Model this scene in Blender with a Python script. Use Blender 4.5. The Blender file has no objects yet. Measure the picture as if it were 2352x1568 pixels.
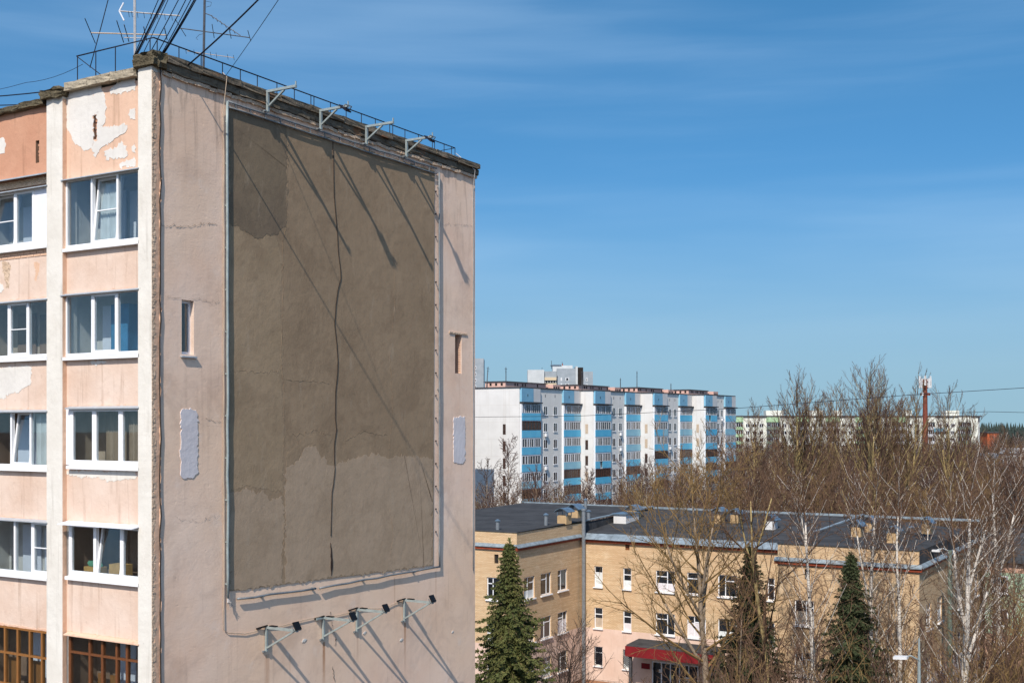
import bpy, bmesh, math, random
import numpy as np
from mathutils import Vector, Matrix

# ------------------------------------------------------------------ camera, world, sun, exposure
SC = bpy.context.scene
COL = SC.collection
R = math.radians
FPX, CX, HY, CAMZ = 2700.0, 1176.0, 975.0, 22.0        # measured on a 2352-wide view of the photograph
TH = R(31.0)                                           # the street grid is turned 31 degrees from the view axis
U = (math.sin(TH), math.cos(TH)); V = (-math.cos(TH), math.sin(TH))
ROTZ = math.pi/2 - TH

cam = bpy.data.cameras.new('camera'); camo = bpy.data.objects.new('camera', cam); COL.objects.link(camo)
camo.location = (0, 0, CAMZ); camo.rotation_euler = (math.pi/2, 0, 0)
cam.sensor_width = 36; cam.lens = FPX/2352*36; cam.shift_y = (HY-784)/2352
cam.clip_start = 0.5; cam.clip_end = 6000
SC.camera = camo

LU, LV, LZ = 0.677, 0.215, -0.704                    # sunlight travel in the grid frame (u, v, z)
LDIR = Vector((LU*U[0]+LV*V[0], LU*U[1]+LV*V[1], LZ)).normalized()
SUN_EL = math.asin(-LDIR.z); SUN_AZ = math.atan2(-LDIR.x, -LDIR.y)

world = bpy.data.worlds.new('World'); SC.world = world; world.use_nodes = True
nt = world.node_tree; nt.nodes.clear()
def wn(t): return nt.nodes.new(t)
sky = wn('ShaderNodeTexSky'); sky.sky_type = 'NISHITA'; sky.sun_disc = False
sky.sun_elevation = SUN_EL; sky.sun_rotation = SUN_AZ
sky.altitude = 150; sky.air_density = 1.0; sky.dust_density = 1.0; sky.ozone_density = 2.5
tc = wn('ShaderNodeTexCoord'); mp = wn('ShaderNodeMapping'); mp.inputs['Scale'].default_value = (1.1, 1.1, 9.0)
mp.inputs['Rotation'].default_value = (0, R(-3), 0)
nz = wn('ShaderNodeTexNoise'); nz.inputs['Scale'].default_value = 1.15; nz.inputs['Detail'].default_value = 3; nz.inputs['Roughness'].default_value = .55
nz.inputs['Distortion'].default_value = .35
rp = wn('ShaderNodeValToRGB'); rp.color_ramp.elements[0].position = .42; rp.color_ramp.elements[1].position = .75; rp.color_ramp.interpolation = 'EASE'
rp.color_ramp.elements[0].color = (0, 0, 0, 1); rp.color_ramp.elements[1].color = (.23, .23, .23, 1)
hs = wn('ShaderNodeHueSaturation'); hs.inputs['Saturation'].default_value = 1.28; hs.inputs['Hue'].default_value = .489; hs.inputs['Value'].default_value = 1.13
mx = wn('ShaderNodeMix'); mx.data_type = 'RGBA'
mx.inputs['B'].default_value = (3.6, 5.0, 6.6, 1)
bg = wn('ShaderNodeBackground'); bg.inputs['Strength'].default_value = 0.115
wo = wn('ShaderNodeOutputWorld')
L = nt.links.new
n2 = wn('ShaderNodeTexNoise'); m2 = wn('ShaderNodeMapping'); m2.inputs['Scale'].default_value = (2.2, 2.2, 26); m2.inputs['Rotation'].default_value = (0, R(4), 0)
n2.inputs['Scale'].default_value = 2.4; n2.inputs['Detail'].default_value = 6; n2.inputs['Roughness'].default_value = .6; n2.inputs['Distortion'].default_value = .5
ma = wn('ShaderNodeMix'); ma.inputs['Factor'].default_value = .16
L(tc.outputs['Generated'], m2.inputs['Vector']); L(m2.outputs[0], n2.inputs['Vector'])
L(tc.outputs['Generated'], mp.inputs['Vector']); L(mp.outputs[0], nz.inputs['Vector']); L(nz.outputs['Fac'], ma.inputs['A']); L(n2.outputs['Fac'], ma.inputs['B']); L(ma.outputs['Result'], rp.inputs[0])
sx = wn('ShaderNodeSeparateXYZ'); cb = wn('ShaderNodeCombineXYZ'); zm = wn('ShaderNodeMath'); zm.operation = 'MAXIMUM'; zm.inputs[1].default_value = 0
za = wn('ShaderNodeMath'); za.operation = 'ADD'; za.inputs[1].default_value = .22
L(tc.outputs['Generated'], sx.inputs[0]); L(sx.outputs[0], cb.inputs[0]); L(sx.outputs[1], cb.inputs[1]); L(sx.outputs[2], zm.inputs[0]); L(zm.outputs[0], za.inputs[0]); L(za.outputs[0], cb.inputs[2])
L(cb.outputs[0], sky.inputs[0])
L(sky.outputs[0], hs.inputs['Color']); L(hs.outputs[0], mx.inputs['A']); L(rp.outputs[0], mx.inputs['Factor'])
# pale ground haze low in the sky, the same all round
hz = wn('ShaderNodeMapRange'); hz.interpolation_type = 'SMOOTHSTEP'; hz.inputs['From Min'].default_value = .23; hz.inputs['From Max'].default_value = -.02; hz.inputs['To Max'].default_value = .92
L(sx.outputs[2], hz.inputs['Value']); mh = wn('ShaderNodeMix'); mh.data_type = 'RGBA'; mh.inputs['B'].default_value = (2.0, 3.1, 3.6, 1)
L(hz.outputs[0], mh.inputs['Factor']); L(mx.outputs['Result'], mh.inputs['A'])
L(mh.outputs['Result'], bg.inputs[0]); L(bg.outputs[0], wo.inputs[0])

sl = bpy.data.lights.new('sun', 'SUN'); sl.energy = 3.5; sl.angle = R(.53); sl.color = (1, .92, .82)
so = bpy.data.objects.new('sun', sl); COL.objects.link(so); so.location = (-20, -60, 80)
so.rotation_euler = LDIR.to_track_quat('-Z', 'Y').to_euler()
SC.view_settings.view_transform = 'Standard'; SC.view_settings.look = 'None'
SC.view_settings.exposure = 0.52; SC.view_settings.gamma = 1.0; SC.view_settings.use_curve_mapping = False
SC.cycles.max_bounces = 8; SC.cycles.transparent_max_bounces = 16

# ------------------------------------------------------------------ helpers
def lin(h):
    if isinstance(h, str):
        c = [int(h[i:i+2], 16)/255 for i in (0, 2, 4)]
        return tuple((x/12.92 if x <= .04045 else ((x+.055)/1.055)**2.4) for x in c)
    return h
def link(o): COL.objects.link(o); return o
def tag(o, label=None, cat=None, group=None, kind=None):
    if label: o['label'] = label
    if cat: o['category'] = cat
    if group: o['group'] = group
    if kind: o['kind'] = kind
    return o
def thing(name, label, cat, loc=(0,0,0), rotz=0, group=None):
    o = link(bpy.data.objects.new(name, None)); o.location = loc; o.rotation_euler = (0,0,rotz)
    o.empty_display_size = .2
    return tag(o, label, cat, group)

class MB:
    def __init__(s): s.v = []; s.f = []; s.m = []
    def face(s, pts, m=0):
        b = len(s.v); s.v += [tuple(p) for p in pts]; s.f.append(tuple(range(b, b+len(pts)))); s.m.append(m); return s
    def box(s, x0, x1, y0, y1, z0, z1, m=0, fn=None):
        b = len(s.v)
        P = [(x0,y0,z0),(x1,y0,z0),(x1,y1,z0),(x0,y1,z0),(x0,y0,z1),(x1,y0,z1),(x1,y1,z1),(x0,y1,z1)]
        if fn: P = [fn(*p) for p in P]
        s.v += P
        for q in ((0,3,2,1),(4,5,6,7),(0,1,5,4),(1,2,6,5),(2,3,7,6),(3,0,4,7)):
            s.f.append(tuple(b+i for i in q)); s.m.append(m)
        return s
    def tube(s, pts, rads, n=6, m=0, caps=True):
        pts = [Vector(p) for p in pts]
        if not hasattr(rads, '__len__'): rads = [rads]*len(pts)
        rings = []; prev = None
        for i, p in enumerate(pts):
            d = (pts[min(i+1, len(pts)-1)] - pts[max(i-1, 0)])
            if d.length < 1e-9: d = Vector((0,0,1))
            d.normalize()
            a = prev - d*prev.dot(d) if prev is not None else None
            if a is None or a.length < 1e-4:
                a = d.cross(Vector((0,0,1)) if abs(d.z) < .9 else Vector((1,0,0)))
            a.normalize(); prev = a; c = d.cross(a)
            r = rads[i]
            if i == len(pts)-1 and r <= 0:
                rings.append([len(s.v)]); s.v.append(tuple(p)); continue
            b = len(s.v); rings.append(list(range(b, b+n)))
            for k in range(n):
                t = 2*math.pi*k/n
                s.v.append(tuple(p + a*(r*math.cos(t)) + c*(r*math.sin(t))))
        for i in range(len(rings)-1):
            A, B = rings[i], rings[i+1]
            for k in range(n):
                k2 = (k+1) % n
                s.f.append((A[k], A[k2], B[0]) if len(B) == 1 else (A[k], A[k2], B[k2], B[k])); s.m.append(m)
        if caps and n > 3:
            s.f.append(tuple(reversed(rings[0]))); s.m.append(m)
            if len(rings[-1]) > 1: s.f.append(tuple(rings[-1])); s.m.append(m)
        return s
    def bar(s, p, q, w, h=None, m=0, up=(0,0,1)):
        h = h or w; p = Vector(p); q = Vector(q); d = (q-p).normalized(); u = Vector(up)
        if abs(d.dot(u)) > .98: u = Vector((1,0,0)) if abs(d.x) < .9 else Vector((0,1,0))
        a = d.cross(u).normalized()*(w/2); c = a.cross(d).normalized()*(h/2)
        b = len(s.v)
        for e in (p, q): s.v += [tuple(e-a-c), tuple(e+a-c), tuple(e+a+c), tuple(e-a+c)]
        for f in ((0,3,2,1),(4,5,6,7),(0,1,5,4),(1,2,6,5),(2,3,7,6),(3,0,4,7)):
            s.f.append(tuple(b+i for i in f)); s.m.append(m)
        return s
    def mesh(s, name, mats, smooth=False):
        me = bpy.data.meshes.new(name); me.from_pydata(s.v, [], s.f)
        for mt in (mats if isinstance(mats, (list, tuple)) else [mats]): me.materials.append(mt)
        if any(s.m): me.polygons.foreach_set('material_index', s.m)
        if smooth: me.polygons.foreach_set('use_smooth', [True]*len(me.polygons))
        me.update(); return me
    def build(s, name, mats, parent=None, smooth=False, loc=None):
        o = link(bpy.data.objects.new(name, s.mesh(name, mats, smooth)))
        if parent: o.parent = parent
        if loc: o.location = loc
        return o
def inst(me, name, parent=None, loc=(0,0,0)):
    o = link(bpy.data.objects.new(name, me)); o.parent = parent; o.location = loc; return o
def copy_tree(o, parent=None):
    c = link(o.copy()); c.parent = parent
    for ch in list(o.children): copy_tree(ch, c)
    return c
def poly_slab(outline, off0, off1, axis, step=.08, jag=.02, seed=0):
    """thin irregular slab with a ragged outline; outline in (a,z) of a wall plane; axis 'x': plane x=const, axis 'y': plane y=const"""
    rnd = random.Random(seed); pts = []
    n = len(outline)
    for i in range(n):
        a, b = outline[i], outline[(i+1) % n]
        d = math.hypot(b[0]-a[0], b[1]-a[1]); k = max(1, int(d/step))
        for j in range(k):
            t = j/k; g = jag if j else jag*.3
            pts.append((a[0]+(b[0]-a[0])*t+rnd.gauss(0, g), a[1]+(b[1]-a[1])*t+rnd.gauss(0, g)))
    bm = bmesh.new()
    def mk(o): return [bm.verts.new((o, p[0], p[1]) if axis == 'x' else (p[0], o, p[1])) for p in pts]
    A = mk(off0); B = mk(off1)
    f = bm.faces.new(B)
    for i in range(len(pts)):
        j = (i+1) % len(pts); bm.faces.new((A[i], A[j], B[j], B[i]))
    bmesh.ops.recalc_face_normals(bm, faces=bm.faces)
    bmesh.ops.triangulate(bm, faces=[f])
    me = bpy.data.meshes.new('slab'); bm.to_mesh(me); bm.free(); return me

def to_world(org, x, y, z=0):
    return (org[0]+x*U[0]+y*V[0], org[1]+x*U[1]+y*V[1], z)
def P(px, py, Y): return ((px-CX)/FPX*Y, Y, CAMZ+(HY-py)/FPX*Y)
def hit(org, axis, val, px, py=None):
    """where the line of sight through a photo point meets a wall plane of a building in the grid frame -> (other coordinate, z)"""
    ox, oy = -org[0], -org[1]
    cx, cy = ox*U[0]+oy*U[1], ox*V[0]+oy*V[1]
    dx, dy = (px-CX)/FPX, 1.0
    lx, ly = dx*U[0]+dy*U[1], dx*V[0]+dy*V[1]
    t = (val-cx)/lx if axis == 'x' else (val-cy)/ly
    other = cy+ly*t if axis == 'x' else cx+lx*t
    return (other, CAMZ+(HY-py)/FPX*t) if py is not None else other

# ------------------------------------------------------------------ materials
M = {}
class NB:
    """small node-tree builder"""
    def __init__(s, name):
        s.mat = bpy.data.materials.new(name); s.mat.use_nodes = True; s.nt = s.mat.node_tree; s.nt.nodes.clear()
        s.out = s.nt.nodes.new('ShaderNodeOutputMaterial'); s.b = s.nt.nodes.new('ShaderNodeBsdfPrincipled')
        s.nt.links.new(s.b.outputs[0], s.out.inputs[0]); s.b.inputs['Specular IOR Level'].default_value = .25
        s.tc = s.nt.nodes.new('ShaderNodeTexCoord').outputs['Object']
        M[name] = s.mat
    def set(s, sock, v):
        if hasattr(v, 'is_linked') or hasattr(v, 'links'): s.nt.links.new(v, sock)
        else:
            if isinstance(v, str): v = lin(v)
            if hasattr(sock.default_value, '__len__') and len(sock.default_value) == 4 and len(v) == 3: v = tuple(v)+(1,)
            sock.default_value = v
    def noise(s, scale, detail=5, rough=.6, vec=None, stretch=None, dist=0, out='Fac'):
        n = s.nt.nodes.new('ShaderNodeTexNoise'); n.inputs['Scale'].default_value = scale
        n.inputs['Detail'].default_value = detail; n.inputs['Roughness'].default_value = rough; n.inputs['Distortion'].default_value = dist
        v = vec or s.tc
        if stretch:
            m = s.nt.nodes.new('ShaderNodeMapping'); m.inputs['Scale'].default_value = stretch; s.nt.links.new(v, m.inputs[0]); v = m.outputs[0]
        s.nt.links.new(v, n.inputs['Vector']); return n.outputs[out]
    def ramp(s, fac, a, b, ca=(0,0,0), cb=(1,1,1)):
        n = s.nt.nodes.new('ShaderNodeMapRange'); n.clamp = True
        n.inputs['From Min'].default_value = a; n.inputs['From Max'].default_value = b
        s.nt.links.new(fac, n.inputs['Value']); return n.outputs[0]
    def mix(s, f, a, b, mode='MIX'):
        n = s.nt.nodes.new('ShaderNodeMix'); n.data_type = 'RGBA'; n.blend_type = mode
        s.set(n.inputs['Factor'], f); s.set(n.inputs['A'], a); s.set(n.inputs['B'], b); return n.outputs['Result']
    def math(s, op, a, b=0.0):
        n = s.nt.nodes.new('ShaderNodeMath'); n.operation = op
        s.set(n.inputs[0], a); s.set(n.inputs[1], b); return n.outputs[0]
    def xyz(s):
        n = s.nt.nodes.new('ShaderNodeSeparateXYZ'); s.nt.links.new(s.tc, n.inputs[0]); return n.outputs
    def bump(s, h, strength=.5, dist=.02, prev=None):
        n = s.nt.nodes.new('ShaderNodeBump'); n.inputs['Strength'].default_value = strength; n.inputs['Distance'].default_value = dist
        s.nt.links.new(h, n.inputs['Height'])
        if prev is not None: s.nt.links.new(prev, n.inputs['Normal'])
        return n.outputs[0]
    def fin(s, col, rough=.85, normal=None, metal=0, spec=None):
        s.set(s.b.inputs['Base Color'], col); s.set(s.b.inputs['Roughness'], rough); s.b.inputs['Metallic'].default_value = metal
        if spec is not None: s.b.inputs['Specular IOR Level'].default_value = spec
        if normal is not None: s.nt.links.new(normal, s.b.inputs['Normal'])
        return s.mat

def plaster(name, c1, c2, dirt='6b5a4a', dirt_amt=.35, bump=.5, scale=1.0, streak=.35, dist=.015):
    n = NB(name)
    a = n.noise(.9*scale, 6, .6); b = n.noise(7*scale, 6, .65); st = n.noise(1.6, 5, .6, stretch=(3.2, 3.2, .22))
    col = n.mix(n.ramp(a, .35, .65), c1, c2)
    col = n.mix(n.math('MULTIPLY', n.ramp(st, .56, .78), streak), col, dirt)
    col = n.mix(n.math('MULTIPLY', n.ramp(b, .6, .78), dirt_amt), col, dirt)
    f = n.noise(28*scale, 4, .6); g = n.noise(4.5*scale, 5, .55)
    h = n.bump(f, bump*.55, dist*.5); h = n.bump(g, bump, dist*2.2, h)
    return n.fin(col, .92, h)
def flat(name, c, rough=.6, metal=0, var=.12, spec=None, bump=0, scale=6):
    n = NB(name); c = lin(c); d = tuple(x*(1-var) for x in c); e = tuple(min(1, x*(1+var*.6)) for x in c)
    col = n.mix(n.ramp(n.noise(scale, 4), .35, .65), d, e)
    h = n.bump(n.noise(30, 3), bump, .01) if bump else None
    return n.fin(col, rough, h, metal, spec)

# gable plaster: pink-beige, trowel relief, dark runs under the coping, rust runs under the lamp brackets
NORG = ((349-CX)/FPX*27.9, 27.9)
def G(px, py, off=0.0): return hit(NORG, 'y', -off, px, py)
def Fp(px, py, off=0.0): return hit(NORG, 'x', off, px, py)
def gable_mat():
    n = NB('gable_plaster'); x, y, z = n.xyz()
    a = n.noise(.45, 6, .6); b = n.noise(5, 6, .65); st = n.noise(1.5, 5, .6, stretch=(3.5, 3.5, .16)); big = n.noise(.16, 3, .5)
    col = n.mix(n.ramp(a, .33, .67), 'efcbb1', 'f6dac5')
    col = n.mix(n.math('MULTIPLY', n.ramp(big, .45, .62), .5), col, 'eccaa9')
    col = n.mix(n.math('MULTIPLY', n.ramp(st, .58, .8), .3), col, '8d7466')
    col = n.mix(n.math('MULTIPLY', n.ramp(b, .6, .8), .22), col, '8a7365')
    bl = n.noise(.55, 6, .7, dist=.6); col = n.mix(n.math('MULTIPLY', n.ramp(bl, .5, .66), .3), col, 'a98d7b')
    fl = n.noise(1.1, 6, .7); col = n.mix(n.math('MULTIPLY', n.ramp(fl, .58, .66), .22), col, 'f2e2d6')
    # damp runs below the coping
    top = n.ramp(z, 27.0, 30.2); st2 = n.noise(1.3, 6, .7, stretch=(2.2, 2.2, .3), dist=.6)
    col = n.mix(n.math('MULTIPLY', n.math('MULTIPLY', n.ramp(st2, .5, .68), n.math('POWER', top, 1.5)), .7), col, '4d443d')
    for px, py, ln, wd, am in RUST:
        rx, rz = G(px, py)
        dx = n.math('ABSOLUTE', n.math('SUBTRACT', n.math('ADD', x, n.math('MULTIPLY', n.math('SUBTRACT', b, .5), .05)), rx))
        m1 = n.ramp(dx, wd, wd*.15); dz = n.math('SUBTRACT', rz, z)
        m2 = n.math('MULTIPLY', n.ramp(dz, 0, .03), n.ramp(dz, ln, ln*.15))
        m = n.math('MULTIPLY', n.math('MULTIPLY', m1, m2), n.math('MULTIPLY', n.ramp(st, .3, .6), am))
        col = n.mix(m, col, '9a5a22')
    f = n.noise(22, 4, .6); g = n.noise(3.6, 6, .55); w = n.noise(.8, 4, .5)
    pit = n.ramp(n.noise(9, 2, .5), .68, .76)
    tw = n.noise(5, 5, .6, stretch=(1.0, 1.0, 2.2), dist=1.2)
    h = n.bump(f, .28, .005); h = n.bump(g, .2, .018, h); h = n.bump(tw, .2, .02, h); h = n.bump(w, .4, .05, h); h = n.bump(n.math('SUBTRACT', 1.0, pit), .25, .01, h)
    return n.fin(col, .93, h)
RUST = [(612, 1500, 2.2, .12, .95), (743, 1472, 1.9, .08, .8), (820, 1452, 1.2, .06, .7), (929, 1428, 1.8, .07, .9),
        (1000, 1310, 2.0, .05, .4), (905, 1325, 1.6, .05, .35), (665, 1500, 1.5, .05, .25)]
gable_mat()
def cement(name, c1, c2, c3):
    n = NB(name)
    a = n.noise(.5, 6, .62); b = n.noise(3, 6, .65); st = n.noise(1.8, 5, .6, stretch=(4, 4, .3)); q = n.noise(14, 5, .7)
    col = n.mix(n.ramp(a, .35, .65), c1, c2)
    col = n.mix(n.math('MULTIPLY', n.ramp(b, .5, .75), .4), col, c3)
    col = n.mix(n.math('MULTIPLY', n.ramp(st, .52, .75), .4), col, c1)
    col = n.mix(n.math('MULTIPLY', n.ramp(q, .6, .75), .3), col, '4a4136')
    pb = n.noise(.8, 7, .72, dist=.8); col = n.mix(n.math('MULTIPLY', n.ramp(pb, .5, .6), .35), col, c3); pw = n.noise(1.3, 6, .7, stretch=(2, 2, .5)); col = n.mix(n.math('MULTIPLY', n.ramp(pw, .58, .68), .3), col, 'b3a18c')
    f = n.noise(26, 4, .65); g = n.noise(5, 6, .6); w = n.noise(1.1, 4, .5)
    tw = n.noise(3.5, 5, .6, stretch=(1.3, 1.3, .9), dist=1.5)
    h = n.bump(f, .45, .006); h = n.bump(g, .35, .02, h); h = n.bump(tw, .25, .02, h); h = n.bump(w, .3, .05, h)
    return n.fin(col, .93, h)
cement('cement_brown', '957f66', 'a28b71', '7f6a54')
cement('cement_grey', '7b6b59', '86755f', '6c5d4d')
cement('cement_yellow', '9c866b', 'a89176', '86715a')
cement('cement_pale', 'a8927a', 'b39c84', '957f68')
plaster('white_paint', 'd2cdc4', 'ddd9d1', '7d7468', .35, .35, 1.3, .4, .018)
plaster('peach_paint', 'ceb4a2', 'd9c4b5', '94755f', .34, .5, 1.0, .6)
plaster('salmon_paint', 'd2ae96', 'd9b8a1', '86664f', .35, .5, 1.0, .6)
plaster('terracotta_paint', 'bb8a70', 'c3957b', '74503b', .4, .6, 1.0, .65)
plaster('repair_white', 'cfcbc5', 'dad6d0', '9a938c', .35, .35, 1.4, .3, .018)
plaster('repair_blue', 'd2cbcc', 'dcd7d9', '9a9498', .3, .25, 1.4, .2, .018)
plaster('mortar_joint', 'c0a68e', 'd2baa2', '6d5c4d', .5, .8, 2.5, .3, .04)
plaster('reveal_tan', 'd2ad92', 'dcbaa1', '7d5f49', .3, .5, 1.5, .4)
def coping_mat():
    n = NB('coping_concrete')
    a = n.noise(1.6, 6, .65); b = n.noise(6, 6, .7); c = n.noise(.9, 4, .6, stretch=(1, 1, 3))
    col = n.mix(n.ramp(a, .35, .62), '5a5245', '7d7263')
    col = n.mix(n.ramp(b, .55, .72), col, '2e2a25')
    col = n.mix(n.math('MULTIPLY', n.ramp(c, .58, .68), .7), col, '8a5c3c')
    h = n.bump(b, .8, .03); h = n.bump(n.noise(25, 4), .5, .012, h)
    return n.fin(col, .95, h)
coping_mat()
plaster('coping_light', '9a8f7c', 'b0a591', '5c5446', .6, .8, 2, .4, .03)
plaster('moss_concrete', '4e4636', '6d6450', '2c281f', .7, 1.0, 2.5, .2, .04)
flat('pvc_white', 'e9eaec', .35, var=.03, spec=.5)
flat('pvc_panel', 'dfe2ea', .4, var=.03)
flat('sheet_metal', 'b6bcc2', .45, .35, .1)
flat('steel_bluegrey', '98a3a3', .5, .25, .15)
flat('steel_grey', '84898c', .5, .35, .2)
flat('steel_dark', '2b2a33', .5, .4, .2)
flat('mast_light', 'b9b6b4', .5, .3, .15)
flat('mast_dark', '55565a', .55, .3, .2)
flat('black_plastic', '121214', .5, var=.2)
flat('cable_black', '1b1d2b', .6, var=.2)
flat('cable_beige', 'b8a692', .7, var=.15)
flat('cable_brown', '3c302a', .8, var=.3)
flat('room_grey', 'c9c7c2', .9, var=.15, scale=2)
flat('room_tan', 'bbaa97', .9, var=.15, scale=2)
flat('room_blue', '3f7fa6', .8, var=.1, scale=2)
flat('room_brown', '8a7260', .8, var=.2, scale=2)
flat('curtain_white', 'd6dad8', .9, var=.08, scale=3)
flat('curtain_tan', 'a4937f', .9, var=.1, scale=3)
flat('cardboard', 'c19a5e', .85, var=.15)
flat('cloth_green', '5f9a80', .9, var=.2)
def wood_mat(name, c1, c2):
    n = NB(name); a = n.noise(5, 6, .6, stretch=(6, 6, .6))
    return n.fin(n.mix(n.ramp(a, .3, .7), c1, c2), .55, n.bump(a, .3, .005), spec=.4)
wood_mat('wood_brown', '5a351e', '7a4a28'); wood_mat('wood_orange', '7d5228', '966636')
def glass_mat(name, tint=(.8,.85,.86), refl=1.0):
    m = bpy.data.materials.new(name); m.use_nodes = True; t = m.node_tree; t.nodes.clear(); M[name] = m
    o = t.nodes.new('ShaderNodeOutputMaterial'); tr = t.nodes.new('ShaderNodeBsdfTransparent'); tr.inputs[0].default_value = tint+(1,)
    gl = t.nodes.new('ShaderNodeBsdfGlossy'); gl.inputs['Roughness'].default_value = .02
    lw_ = t.nodes.new('ShaderNodeLayerWeight'); pw_ = t.nodes.new('ShaderNodeMath'); pw_.operation = 'POWER'; pw_.inputs[1].default_value = 4.0
    t.links.new(lw_.outputs['Facing'], pw_.inputs[0]); fr = pw_
    ad = t.nodes.new('ShaderNodeMath'); ad.operation = 'MULTIPLY_ADD'; ad.inputs[1].default_value = refl; ad.inputs[2].default_value = .07
    mxs = t.nodes.new('ShaderNodeMixShader')
    t.links.new(fr.outputs[0], ad.inputs[0]); t.links.new(ad.outputs[0], mxs.inputs[0]); t.links.new(tr.outputs[0], mxs.inputs[1]); t.links.new(gl.outputs[0], mxs.inputs[2])
    t.links.new(mxs.outputs[0], o.inputs[0]); return m
glass_mat('glass', (.86,.90,.92), .9)
flat('glass_dark', '20242a', .08, var=.3, spec=.6, scale=2)
flat('glass_loggia', '565b60', .2, var=.45, spec=.5, scale=.8)
flat('glass_brown', '41322b', .25, var=.3, spec=.5, scale=2)
# ------------------------------------------------------------------ ground
def ground():
    n = NB('leaf_litter'); a = n.noise(.15, 6, .6); b = n.noise(2, 5, .65)
    col = n.mix(n.ramp(a, .35, .65), '4a3c2e', '5f5140'); col = n.mix(n.ramp(b, .45, .7), col, '3a3024')
    n.fin(col, .95, n.bump(b, .6, .1))
    mb = MB(); N = 24; S = 3500
    for i in range(N):
        for j in range(N):
            x0, x1 = -S+2*S*i/N, -S+2*S*(i+1)/N; y0, y1 = -S+2*S*j/N, -S+2*S*(j+1)/N
            mb.face([(x0,y0,0),(x1,y0,0),(x1,y1,0),(x0,y1,0)])
    tag(mb.build('ground', M['leaf_litter']), kind='structure')
    flat('asphalt', '55555a', .9, var=.25, scale=.8, bump=.4)
    o = MB().box(-40, 8.0, -60, 40, 0.0, .006).build('yard_pavement', M['asphalt']); o.location = (.38, 88.9, 0); o.rotation_euler.z = ROTZ
    tag(o, kind='structure')
ground()

# ------------------------------------------------------------------ near block
near = thing('apartment_block', 'tall pink plastered apartment block with grey cement panel on its windowless end wall', 'building', (NORG[0], NORG[1], 0), ROTZ)
ZT = 30.84; GLEN = hit(NORG, 'y', 0, 1090)
def rect_holes(a0, a1, z0, z1, holes):
    A = sorted({a0, a1, *[h[0] for h in holes], *[h[1] for h in holes]}); Z = sorted({z0, z1, *[h[2] for h in holes], *[h[3] for h in holes]})
    out = []
    for i in range(len(A)-1):
        for j in range(len(Z)-1):
            ca, cz = (A[i]+A[i+1])/2, (Z[j]+Z[j+1])/2
            if any(h[0] < ca < h[1] and h[2] < cz < h[3] for h in holes): continue
            out.append((A[i], A[i+1], Z[j], Z[j+1]))
    return out
def q4(pa, pb, off=0): 
    (x0, z1), (x1, z0) = pa, pb
    return (x0, x1, z0, z1)
wl = G(416, 688)+G(444, 815); wr = G(1044, 768)+G(1059, 858)
h1 = (wl[0], wl[2], wl[3], wl[1]); h2 = (wr[0], wr[2], wr[3], wr[1])
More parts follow.
